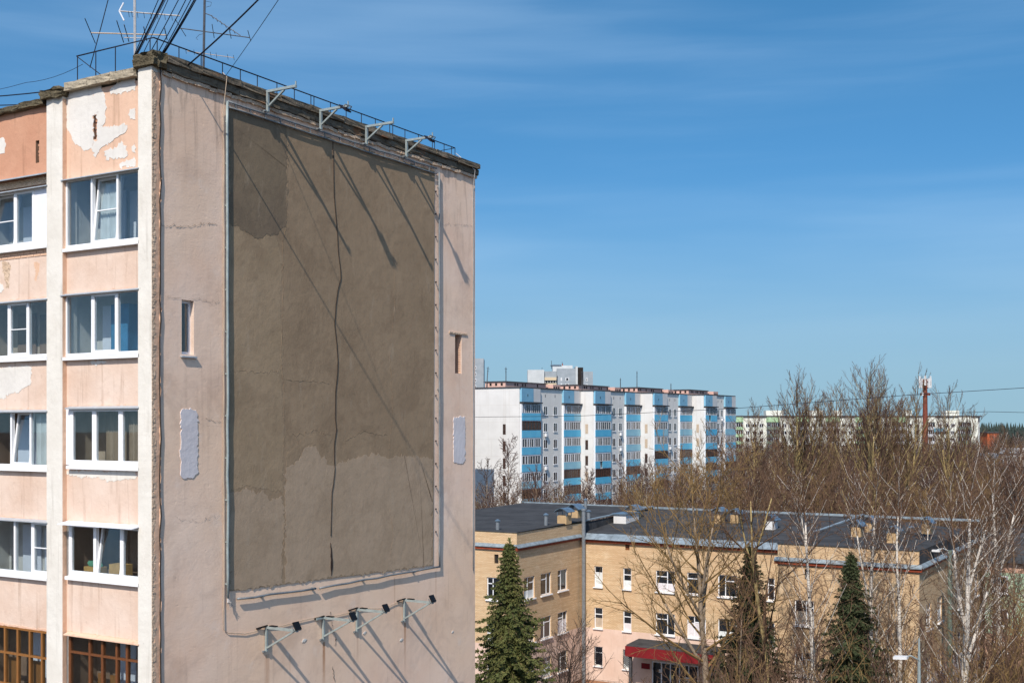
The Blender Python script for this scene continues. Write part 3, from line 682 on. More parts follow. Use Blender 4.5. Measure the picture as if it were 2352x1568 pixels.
def brackets():
    up = [(615,208,257,687,195,False,'upper lamp bracket nearest the building corner, bare arm without a lamp'),
          (737,252,298,802,230,True,'second upper lamp bracket from the corner, with a flat floodlight at its tip'),
          (842,289,332,907,274,False,'third upper lamp bracket from the corner, bare arm without a lamp'),
          (934,321,361,1000,309,True,'farthest upper lamp bracket, with a flat floodlight at its tip')]
    lo = [(612,1437,1495,681,'lower lamp bracket nearest the building corner, with upturned black floodlight'),
          (743,1415,1468,808,'second lower lamp bracket from the corner, its arm running past the post'),
          (820,1396,1450,883,'third lower lamp bracket from the corner, with upturned black floodlight'),
          (929,1375,1426,991,'farthest lower lamp bracket, standing apart below the panel corner')]
    def one(px, y0, y1, upper, lamp, label, grp, sd, armlen=1.08, over=0):
        x, zt = G(px, y0, .22 if upper else .07); _, zb = G(px, y1, .22 if upper else .07)
        t = nthing('lamp_bracket', label, 'lamp bracket', grp); o = .1 if upper else .07; O = .22 if upper else o
        mt = M['steel_bluegrey']
        MB().bar((x, -O, zb), (x, -O, zt), .062, .062, up=(0,1,0)).build('post', mt, t)
        MB().bar((x, .02, zb+.03), (x, -O, zb+.03), .06, .05).bar((x-.12, -O+.02, zb+.01), (x+.02, -O+.02, zb+.01), .06, .04).build('base_plate', M['steel_grey'], t)
        MB().bar((x-over, -O+.0, zt-.03), (x, -O, zt-.03), .07, .06).bar((x, -O+.03, zt-.03), (x, -O-armlen, zt-.03), .07, .065).build('arm', mt, t)
        bt = .58 if upper else .86
        MB().bar((x, -O-.03, zb+(.1 if not upper else .14)), (x, -O-armlen*bt, zt-.07), .05, .045).build('brace', mt, t)
        tip = Vector((x, -O-armlen, zt))
        if upper:
            MB().bar(tip+Vector((0,.01,-.08)), tip+Vector((0,.01,.1)), .03).build('end_stub', mt, t)
        else:
            MB().bar((x-.35, -.05, zt-.02), (x, -.1, zt+.02), .05, .03).bar((x+.02, -O-.12, zt+.015), (x+.02, -O-.34, zt+.015), .1, .03).build('junction_box', M['black_plastic'], t)
        if lamp:
            f = MB(); c = tip+Vector((0, .02, -.09 if upper else .10))
            sg = 1 if upper else -1
            # a shallow tray turned towards the wall panel
            rot = Matrix.Rotation(R(38)*(1 if upper else -1), 3, 'X')
            def fn(X, Y, Z):
                p = rot @ Vector((X, Y, Z)); return tuple(c+p+Vector((0, .1 if upper else 0, 0)))
            if upper:
                f.box(-.12, .12, -.15, .15, -.02, .02, fn=fn); f.box(-.08, .08, -.1, .1, .02, .04, fn=fn)
            else:
                rot = Matrix.Rotation(R(60), 3, 'X')
                f.box(-.11, .11, -.11, .11, -.02, .02, fn=fn); f.box(-.08, .08, -.08, .08, -.045, -.02, fn=fn)
            fl = f.build('floodlight', M['black_plastic'] if not upper else M['steel_dark'], t)
            y = MB(); y.bar(tip+Vector((-.14,0,-.02)), tip+Vector((.14,0,-.02)), .02).bar(tip+Vector((-.14,0,-.02)), c+Vector((-.14,.05,0)), .02).bar(tip+Vector((.14,0,-.02)), c+Vector((.14,.05,0)), .02)
            y.build('yoke', M['steel_grey'], fl)
    for i, (px, y0, y1, tx, ty, lamp, lb) in enumerate(up): one(px, y0, y1, True, lamp, lb, 'lamp brackets above the cement panel', i, armlen=.98)
    for i, (px, y0, y1, tx, lb) in enumerate(lo): one(px, y0, y1, False, True, lb, 'lamp brackets below the cement panel', i, over=.32 if i == 1 else .02)
brackets()

def cable(name, label, pts, r, mat, local=True, cat='cable', sag=0, n=5, group=None, sub=1):
    Q = []
    for i in range(len(pts)-1):
        A, B = Vector(pts[i]), Vector(pts[i+1])
        for j in range(sub):
            t = j/sub; Q.append(A.lerp(B, t)-Vector((0,0,sag*4*t*(1-t))))
    Q.append(Vector(pts[-1]))
    o = MB().tube(Q, r, n).build(name, M[mat], None, smooth=True)
    if local: o.location = NL; o.rotation_euler.z = ROTZ
    return tag(o, label, cat, group)
def wall_cables():
    def g(px, py, off=.05): x, z = G(px, py); return (x, -off, z)
    rn = random.Random(8)
    cable('wall_cable', 'dark cable running down beside the white corner pilaster', [g(365+rn.uniform(-2,2), 150+45*i) for i in range(35)], .017, 'cable_brown')
    cable('wall_cable', 'beige cable hanging left of the pipe frame and running on to the lower lamps',
          [(G(505,150)[0], -.1, 30.9), g(508,180,.2), g(509,260)]+[g(510+rn.uniform(-1,1), 300+60*i) for i in range(19)]+[g(511,1445), g(520,1452), g(560,1454), g(582,1449), g(600,1440), g(640,1437), g(690,1424), g(725,1416), g(745,1418), g(790,1408), g(830,1397), g(880,1396), g(905,1384), g(928,1379)], .010, 'cable_beige')
    pts = [(762,322),(765,450),(772,540),(774,580),(780,620),(779,640),(773,665),(768,700),(766,745),(771,790),(774,830),(772,860),(768,900),(767,960),(770,985),(764,1020),(764,1060),(767,1075),(763,1110),(760,1130),(757,1200),(756,1230)]
    cable('panel_cable', 'dark cable hanging down the middle of the cement panel', [g(a+rn.uniform(-1,1), b, .052) for a, b in pts], .011, 'cable_brown')
    cable('wall_cable', 'pale thin wire down the far edge of the end wall', [to_l(1047,352,.3), g(1082,392,.16), g(1084,430)]+[g(1084+rn.uniform(-.5,.5), 470+120*i) for i in range(8)], .012, 'mast_light')
    x, z = G(757, 1290); me = poly_slab([(x-.02,z+.55),(x+.03,z+.3),(x+.07,z+.05),(x+.06,z-.2),(x+.01,z-.38),(x-.01,z)], -.03, -.06, 'y', .08, .008, 4); me.materials.append(M['cable_brown'])
    o = [c for c in near.children if c.name.startswith('cement_panel')][0]; inst(me, 'open_joint', o)
def to_l(px, py, y):
    x, z = hit(NORG, 'y', y, px, py); return (x, y, z)
wall_cables()

def antennas():
    Y = 30.2
    def p(px, py, dy=0): return Vector(P(px, py, Y+dy))
    bx, by, _ = P(311, 130, Y); t = thing('tv_antenna', 'pale mast with two long-boom aerials above the roof corner', 'antenna', (bx, by, 30.3))
    def add(t, name, segs, r, mat):
        m = MB(); o = Vector(t.location)
        for a, b in segs: m.tube([a-o, b-o], r, 6)
        m.build(name, M[mat], t)
    add(t, 'mast', [(p(311,125,0)-Vector((0,0,1.2)), p(309,-60))], .035, 'mast_light')
    add(t, 'boom', [(p(275,26), p(413,37))], .017, 'mast_light'); add(t, 'boom', [(p(209,76), p(381,81))], .017, 'cable_beige'); add(t, 'boom', [(p(284,87), p(325,88))], .012, 'mast_light')
    add(t, 'reflector', [(p(284,7), p(274,26)), (p(274,26), p(285,48))], .02, 'pvc_panel')
    for (a, b, c, d) in ((195,43,219,100),(268,48,284,98),(285,57,296,96),(330,62,337,94),(378,65,384,92)): add(t, 'element', [(p(a,b,-.35), p(c,d,.35))], .012, 'steel_dark')
    for x in (296, 303, 316, 331, 347, 362, 379, 395): add(t, 'element', [(p(x-1,25+(x-275)*.08,-.12), p(x+1,38+(x-275)*.08,.12))], .006, 'steel_dark')
    Y = 33.2
    bx, by, _ = P(467, 160, Y); t = thing('tv_antenna', 'dark mast with drooping aerials behind the roof railing', 'antenna', (bx, by, 30.3))
    def p(px, py, dy=0): return Vector(P(px, py, Y+dy))
    add(t, 'mast', [(p(466,170)-Vector((0,0,.9)), p(471,-60))], .035, 'mast_dark')
    add(t, 'boom', [(p(411,65), p(574,87))], .014, 'mast_dark'); add(t, 'boom', [(p(471,31), p(484,36)), (p(484,36,-.1), p(552,82,-.4))], .012, 'mast_dark'); add(t, 'boom', [(p(430,118), p(537,133))], .009, 'cable_beige')
    for (a, b, c, d) in ((402,44,427,84),(487,56,492,88),(526,65,531,89),(569,70,576,95)): add(t, 'element', [(p(a,b,-.2), p(c,d,.2))], .01, 'mast_dark')
    for x in (427, 446, 484, 497, 523, 537): add(t, 'element', [(p(x-1,112+(x-430)*.14,-.1), p(x+1,124+(x-430)*.14,.1))], .006, 'mast_dark')
    for i in range(6): x = 488+i*10; y = 39+i*6.8; add(t, 'element', [(p(x-2,y-4,-.15), p(x+2,y+5,.05))], .008, 'mast_dark')
    lp = MB(); o = Vector(t.location)
    lp.tube([p(455,92)-o, p(450,88)-o, p(458,80)-o, p(468,78)-o], .006, 4).tube([p(472,3)-o, p(486,6)-o, p(484,14)-o, p(474,17)-o], .006, 4); lp.build('loose_wire', M['mast_dark'], t)
    Y = 34.5
antennas()

def roof_cables():
    z = lambda a, b: (173.5+a*.18855, b*.18855)
    W = [((700,705),(1000,0),.012),((712,700),(1050,0),.012),((722,698),(1062,0),.016),((735,700),(1078,0),.010),((830,640),(1110,0),.010),((910,640),(1232,0),.012),((1000,650),(1320,0),.012),((1040,670),(1378,0),.012),((1050,675),(1415,0),.016),((1062,680),(1432,0),.017)]
    lb = ['leftmost black cable of the bundle rising from the roof corner', 'second black cable from the left in the bundle rising from the roof corner', 'third black cable from the left in the roof corner bundle', 'fourth black cable from the left in the roof corner bundle', 'thin black cable alone left of the railing corner post', 'black cable rising through the railing corner, sixth in the bundle', 'black cable rising right of the railing corner, seventh in the bundle', 'third black cable from the right in the roof corner bundle', 'second black cable from the right in the roof corner bundle', 'rightmost thick black cable of the roof corner bundle']
    for i, (a, b, r) in enumerate(W):
        a, b = z(*a), z(*b); e = (a[0]+(b[0]-a[0])*2.6, a[1]+(b[1]-a[1])*2.6)
        A = P(a[0], a[1], 28.95+.03*i); E = P(e[0], e[1], 27.6+.12*i)
        cable('roof_cable', lb[i], [A, E], r*.95, 'cable_black', False, sag=.04+.01*i, sub=14, group='cables rising from the roof corner')
        if i > 7:
            pass
    def ext(a, b, k, Y0, Y1, name, label, r, mat='cable_black', sag=.2):
        e = (a[0]+(b[0]-a[0])*k, a[1]+(b[1]-a[1])*k); cable(name, label, [P(a[0],a[1],Y0), P(e[0],e[1],Y1)], r, mat, False, sag=sag, sub=14)
    ext(z(1370,795), z(2160,0), 2.2, 28.65, 24.9, 'roof_cable', 'thick black cable swinging up right from the roof edge past the dark mast', .02, sag=.12)
    ext(z(1810,950), z(2352,150), 2.4, 34.5, 20, 'guy_wire', 'thin guy wire slanting up right behind the dark mast', .008, sag=.05)
    ext(z(175,825), z(385,0), 2.4, 31.0, 31.0, 'roof_cable', 'single black cable rising left of the pale mast', .013, sag=.1)
    cable('overhead_wire', 'upper black wire reaching the left pilaster from the left', [P(-160,228,36), P(112,210,32.5)], .018, 'cable_black', False, sag=.05, sub=6)
    cable('overhead_wire', 'lower black wire behind the terracotta parapet at left', [P(-160,243,37), P(112,238,33.5)], .016, 'cable_black', False, sag=.03, sub=6)
    cable('overhead_wire', 'faint thin wire from the left edge up to the roof railing', [P(-160,225,37), P(60,190,35), P(190,148,34)], .007, 'cable_black', False, sag=.1, sub=6)
roof_cables()

# ------------------------------------------------------------------ more materials for the background
def panel_mat(name, c1, c2, streak='8a8378', amt=.35, pw=3.0, ph=2.8, line=.25):
    """painted concrete panels: faint joints and weather runs"""
    n = NB(name); x, y, z = n.xyz()
    a = n.noise(.35, 5, .6); st = n.noise(.8, 5, .65, stretch=(1.5, 1.5, .08))
    col = n.mix(n.ramp(a, .35, .65), c1, c2); col = n.mix(n.math('MULTIPLY', n.ramp(st, .55, .75), amt), col, streak)
    col = n.mix(n.math('MULTIPLY', n.ramp(n.noise(2.5, 4), .62, .75), amt*.6), col, streak)
    br = n.nt.nodes.new('ShaderNodeTexBrick'); br.offset = 0; br.inputs['Scale'].default_value = 1
    br.inputs['Brick Width'].default_value = pw; br.inputs['Row Height'].default_value = ph; br.inputs['Mortar Size'].default_value = .03
    cv = n.nt.nodes.new('ShaderNodeCombineXYZ'); n.set(cv.inputs[0], n.math('ADD', x, y)); n.set(cv.inputs[1], z); n.nt.links.new(cv.outputs[0], br.inputs[0])
    col = n.mix(n.math('MULTIPLY', br.outputs['Fac'], line), col, streak)
    return n.fin(col, .9)
panel_mat('block_white', 'cbcac8', 'd6d5d3', 'a59a8c', .3)
panel_mat('block_grey', 'e0dcd4', 'e8e4dd', '8e8d8e', .35, line=.12)
panel_mat('tower_grey', '8b949b', '9aa2a9', '7f858a', .3)
panel_mat('tower_white', 'b3b8ba', 'c0c4c6', '8f8d89', .35)
panel_mat('green_white', 'd2d4c8', 'dfe0d6', '98998c', .4)
def blue_mat(name, c1, c2):
    n = NB(name); x, y, z = n.xyz(); a = n.noise(.6, 5, .6)
    w = n.nt.nodes.new('ShaderNodeTexWave'); w.inputs['Scale'].default_value = 2.2; n.nt.links.new(n.tc, w.inputs[0])
    col = n.mix(n.ramp(a, .35, .65), c1, c2); col = n.mix(n.math('MULTIPLY', n.ramp(n.noise(2.2, 5, .7), .55, .75), .3), col, '7d8a90')
    return n.fin(col, .7, n.bump(w.outputs['Fac'], .4, .03))
blue_mat('blue_panel', '5cb6da', '72c3e0'); blue_mat('blue_attic', '74aac6', '84b5cc'); blue_mat('green_panel', '9dbd95', 'a9c7a0'); blue_mat('dark_green_panel', '5c685f', '6b776d')
flat('pink_roof_hut', 'cda79a', .9, var=.1, scale=1); flat('roof_edge', '4b4a4c', .8, var=.3)
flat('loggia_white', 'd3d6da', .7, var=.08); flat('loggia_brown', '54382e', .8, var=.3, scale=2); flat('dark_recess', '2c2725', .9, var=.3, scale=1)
flat('beige_loggia', 'c9b89c', .9, var=.1)
flat('red_steel', '7b4232', .7, var=.3, scale=1); flat('antenna_white', 'd6d6d6', .6, var=.08)
flat('orange_wall', 'b35c38', .9, var=.12, scale=.4)
def brick_mat(name, c1, c2, mortar, pinkz=None):
    n = NB(name); x, y, z = n.xyz()
    br = n.nt.nodes.new('ShaderNodeTexBrick'); br.inputs['Scale'].default_value = 1
    br.inputs['Brick Width'].default_value = .26; br.inputs['Row Height'].default_value = .088; br.inputs['Mortar Size'].default_value = .012
    n.set(br.inputs['Color1'], c1); n.set(br.inputs['Color2'], c2); n.set(br.inputs['Mortar'], mortar)
    cv = n.nt.nodes.new('ShaderNodeCombineXYZ'); n.set(cv.inputs[0], n.math('ADD', x, y)); n.set(cv.inputs[1], z); n.nt.links.new(cv.outputs[0], br.inputs[0])
    row = n.noise(1, 3, .5, stretch=(.35, .35, 9)); a = n.noise(.3, 5, .6)
    col = n.mix(n.math('MULTIPLY', n.ramp(row, .42, .62), .45), br.outputs['Color'], 'a98c6c')
    col = n.mix(n.math('MULTIPLY', n.ramp(a, .45, .65), .4), col, 'bd9a74'); col = n.mix(n.math('MULTIPLY', n.ramp(n.noise(.8, 6, .7), .56, .68), .3), col, 'e3d0b4')
    return n.fin(col, .92, n.bump(br.outputs['Fac'], -.6, .02))
brick_mat('yellow_brick', 'dfc49f', 'd2b088', 'aa9274')
brick_mat('green_brick', '8fb59a', '9cc0a6', '7a927f'); brick_mat('pink_brick', 'c99d88', 'd0a894', '9c8070')
plaster('pink_base', 'd3b5a3', 'dcc1b1', '9a8270', .2, .3); plaster('plinth_brown', '97694e', 'a4775b', '5f4535', .3, .3)
flat('gutter_metal', '8f9ba2', .5, .25, .3, scale=2); flat('red_board', '8b3f28', .7, var=.25, scale=3); flat('red_canopy', '781a1f', .7, var=.12, scale=1)
flat('tan_box', 'b79a74', .9, var=.15, scale=2); flat('hood_metal', '7f93a2', .35, .6, .25, scale=2); flat('pipe_grey', '8d9296', .45, .45, .15)
def roof_mat():
    n = NB('roll_roofing'); a = n.noise(.5, 5, .6); b = n.noise(9, 4, .6); w = n.noise(1, 3, .5, stretch=(3, .15, 1))
    col = n.mix(n.ramp(a, .35, .65), '37383a', '454648'); col = n.mix(n.math('MULTIPLY', n.ramp(w, .5, .62), .4), col, '59585a'); col = n.mix(n.math('MULTIPLY', n.ramp(n.noise(.9, 6, .7, dist=.8), .55, .62), .4), col, '2b2b2c')
    return n.fin(col, .95, n.bump(b, .3, .02), spec=.1)
roof_mat()

def gthing(name, label, cat, org, group=None): return thing(name, label, cat, (org[0], org[1], 0), ROTZ, group)

# ------------------------------------------------------------------ blue and white nine-storey block
WB = (17/FPX*191, 191.0)
def white_block():
    t = gthing('apartment_block', 'long stepped white block with bright blue loggia panels', 'building', WB)
    X = [0, 20.8, 39.9, 58.7, 76.3]; ST = 2.8; TOP = 28.0; DEP = 12.5
    rnd = random.Random(4)
    floors = [22.7-2.8*k for k in range(9)]
    W = 6.2
    # shared meshes
    lo_body = MB().box(0, W, -.35, 0, -.12, .02).box(-.0, .12, -.35, 0, .02, 2.68).box(W-.12, W, -.35, 0, .02, 2.68).mesh('loggia', M['loggia_white'])
    par_b = MB().box(.0, W, -.42, -.36, .0, 1.18).mesh('parapet', M['blue_panel'])
    par_gap = MB().box(.0, W*.28, -.42, -.36, .0, 1.18).box(W*.45, W, -.42, -.36, .0, 1.18).mesh('parapet', M['blue_panel'])
    blue_mat('blue_faded', '86bccf', '9ac8d6'); blue_mat('blue_deep', '4fb0d6', '62bbdc')
    par_v = [par_b, par_b, MB().box(.0, W, -.42, -.36, .0, 1.18).mesh('parapet', M['blue_faded']), MB().box(.0, W, -.42, -.36, .0, 1.18).mesh('parapet', M['blue_deep']), MB().box(.0, W*.6, -.42, -.36, .0, 1.18).box(W*.6, W, -.42, -.36, .0, 1.18, 1).mesh('parapet', [M['blue_panel'], M['blue_faded']])]
    def glz(mat, n, sd):
        m = MB(); r = random.Random(sd); m.box(.12, W-.12, -.4, -.34, 1.2, 1.28); m.box(.12, W-.12, -.4, -.34, 2.55, 2.68)
        for i in range(n+1):
            x = .12+(W-.3)*i/n; wd = .06 if r.random() < .75 else .3
            m.box(x, x+wd, -.4, -.35, 1.28, 2.55)
        return m.mesh('glazing', M[mat])
    gls = [glz('loggia_white', 7, 1), glz('loggia_white', 9, 2), glz('loggia_white', 8, 5), glz('loggia_brown', 8, 3), glz('loggia_brown', 6, 4)]
    pane = [MB().box(.12, W-.12, -.36, -.345, 1.2, 2.6).mesh('glass', M[m_]) for m_ in ('glass_loggia', 'glass_brown')]
    rec = MB().box(.12, W-.12, -.02, .01, .02, 2.6).mesh('recess', M['dark_recess'])
    wf = MB().box(0, 1.3, -.03, .0, 0, .06).box(0, .06, -.03, 0, .06, 1.44).box(1.24, 1.3, -.03, 0, .06, 1.44).box(0, 1.3, -.03, 0, 1.44, 1.5).box(.6, .68, -.03, 0, .06, 1.44).box(1.3, 1.45, -.025, 0, 0, 1.5).box(-.05, 1.4, -.12, 0, -.06, 0).mesh('window', M['pvc_white'])
    wp = MB().box(.06, 1.24, -.012, -.004, .06, 1.44).mesh('pane', M['glass_dark'])
    ac = MB().box(0, .75, -.4, -.06, 0, .55).box(.1, .6, -.42, -.4, .06, .5).mesh('air_conditioner', M['loggia_white'])
    for s in range(4):
        x0, x1 = X[s], X[s+1]; y0 = -ST*s
        # body: end wall white, street wall grey-white
        mb = MB(); e = .004*s
        mb.face([(x0+e,y0+DEP,0),(x0+e,y0,0),(x0+e,y0,TOP),(x0+e,y0+DEP,TOP)], 1)
        mb.face([(x0,y0,0),(x1,y0,0),(x1,y0,TOP),(x0,y0,TOP)], 0); mb.face([(x1,y0,0),(x1,y0+DEP,0),(x1,y0+DEP,TOP),(x1,y0,TOP)], 0)
        mb.face([(x0,y0,TOP),(x1,y0,TOP),(x1,y0+DEP,TOP),(x0,y0+DEP,TOP)], 2); mb.face([(x0,y0+DEP,0),(x1,y0+DEP,0),(x1,y0+DEP,TOP),(x0,y0+DEP,TOP)], 0)
        sec = mb.build('wall_section', [M['block_grey'], M['block_white'], M['roof_edge']], t)
        MB().box(x0-.15, x1+.15, y0-.2, y0+.3, TOP+.004, TOP+.18).box(x0-.15, x0+.3, y0+.3, y0+DEP, TOP+.004, TOP+.18).build('roof_edge', M['roof_edge'], sec)
        L_ = x1-x0; xs = [x0+.15, x1-W-.15]
        for c, xl in enumerate(xs):
            MB().box(xl, xl+W*.62, y0-.36, y0-.02, 25.75, TOP-.05).build('attic_panel', M['blue_attic'], sec)
            MB().box(xl+W*.62+.01, xl+W, y0-.34, y0-.02, 25.75, TOP-.05).build('attic_panel', M['block_white'], sec)
            MB().box(xl-.1, xl+W+.1, y0-.75, y0, 25.5, 25.7).build('canopy', M['roof_edge'], sec)
            MB().box(xl+W*.3, xl+W*.3+.18, y0-.375, y0-.361, 26.6, 27.0).build('vent', M['dark_recess'], sec)
            for k, fz in enumerate(floors):
                b = inst(lo_body, 'loggia', t, (xl, y0, fz)); r = rnd.random()
                inst(par_gap if r < .12 else rnd.choice(par_v), 'parapet', b)
                brown = (k >= 3 and rnd.random() < .42) or rnd.random() < .06
                inst(gls[rnd.choice((3,4)) if brown else rnd.choice((0,1,2))], 'glazing', b)
                inst(pane[1 if brown else 0], 'glass', b)
                if r > .9: inst(rec, 'recess', b)
        z0 = x0+W+.15; mid = (L_-2*W-.3)
        for c in (.2, .62):
            for k, fz in enumerate(floors):
                w = inst(wf, 'window', t, (z0+mid*c, y0, fz+.9)); inst(wp, 'pane', w)
                if rnd.random() < .12 and k < 4: inst(ac, 'air_conditioner', t, (z0+mid*c+.3, y0, fz+.1))
            MB().box(z0+mid*c+.5, z0+mid*c+.68, y0-.012, y0-.002, 26.6, 27.1).build('vent', M['dark_recess'], sec)
        # slits down the end wall
        for k, fz in enumerate(floors[1:]):
            yy = y0+(2.6 if s == 0 else 1.0); m = MB().box(x0-.02, x0-.008+e, yy, yy+.55, fz+.5, fz+2.2).build('slit_window', M['glass_brown'] if rnd.random() < .7 else M['cable_beige'], t)
        # pink lift and vent huts on the roof
        h = MB().box(x0+3, x0+L_-4, y0+4.5, y0+8.5, TOP+.01, TOP+1.15).build('roof_hut', M['pink_roof_hut'], t)
        MB().box(x0+2.8, x0+L_-3.8, y0+4.3, y0+8.7, TOP+1.15, TOP+1.27).build('hut_roof', M['roof_edge'], h)
        op = MB().box(0, .4, -.02, 0, 0, .45).mesh('opening', M['dark_recess'])
        for k in range(14):
            if rnd.random() < .55: inst(op, 'opening', h, (x0+3.4+k*.85, y0+4.498, TOP+.55))
        opx = MB().box(-.02, 0, 0, .4, 0, .45).mesh('opening', M['dark_recess'])
        for k in range(3): inst(opx, 'opening', h, (x0+2.998, y0+5.0+k*1.1, TOP+.5))
        h = MB().box(x0+L_-3.2, x0+L_-.5, y0+3.5, y0+6, TOP+.01, TOP+1.1).build('roof_hut', M['pink_roof_hut'], t)
        for k in range(3): inst(op, 'opening', h, (x0+L_-3+k*.8, y0+3.498, TOP+.3))
    # gable windows-less end carries on behind the near block; an unseen separate block is added there to shade the end wall
    shade_block = MB().box(-36, -15, .07, 14, 0, 30.3).build('unseen_block', M['block_white'], t)
    for fz in floors:
        for xw in (-33.5, -29.5, -25.5, -21.5, -18): w = inst(wf, 'window', t, (xw, .065, fz+3.2)); inst(wp, 'pane', w)
    # rooftop masts
    for k, (px, yt, xl, yl) in enumerate(((1121,842,-0.01,8),(1162,843,4,6),(1337,852,22,3),(1425,868,33,2.5),(1463,852,38,2),(1541,880,55,1.5),(1280,862,17,7))):
        px_, pz = hit(WB, 'y', yl-ST*min(3, max(0, int(xl/19.5))), px, yt); 
        a = gthing('roof_antenna', ('leaning aerial mast at the left end of the blue and white block roof', 'tall thin aerial mast beside the first pink roof hut', 'aerial mast in the dip between first and second block sections', 'short aerial mast over the third group of blue loggias', 'tallest aerial mast with crossbars over the blue and white block', 'aerial mast near the right end of the blue and white block roof', 'slim aerial in front of the grey tower block')[k], 'antenna', WB)
        yv = yl-ST*min(3, max(0, int(xl/19.5))); lean = .5 if k == 0 else 0
        MB().tube([(px_-lean, yv, TOP), (px_, yv, pz)], [.1, .06], 5).build('mast', M['mast_dark'], a)
        m = MB()
        for j in range(3): m.tube([(px_-.9+.2*j, yv-.3, pz-.3-.45*j), (px_+.9-.2*j, yv+.3, pz-.3-.45*j)], .035, 4)
        m.build('crossbar', M['mast_dark'], a)
white_block()



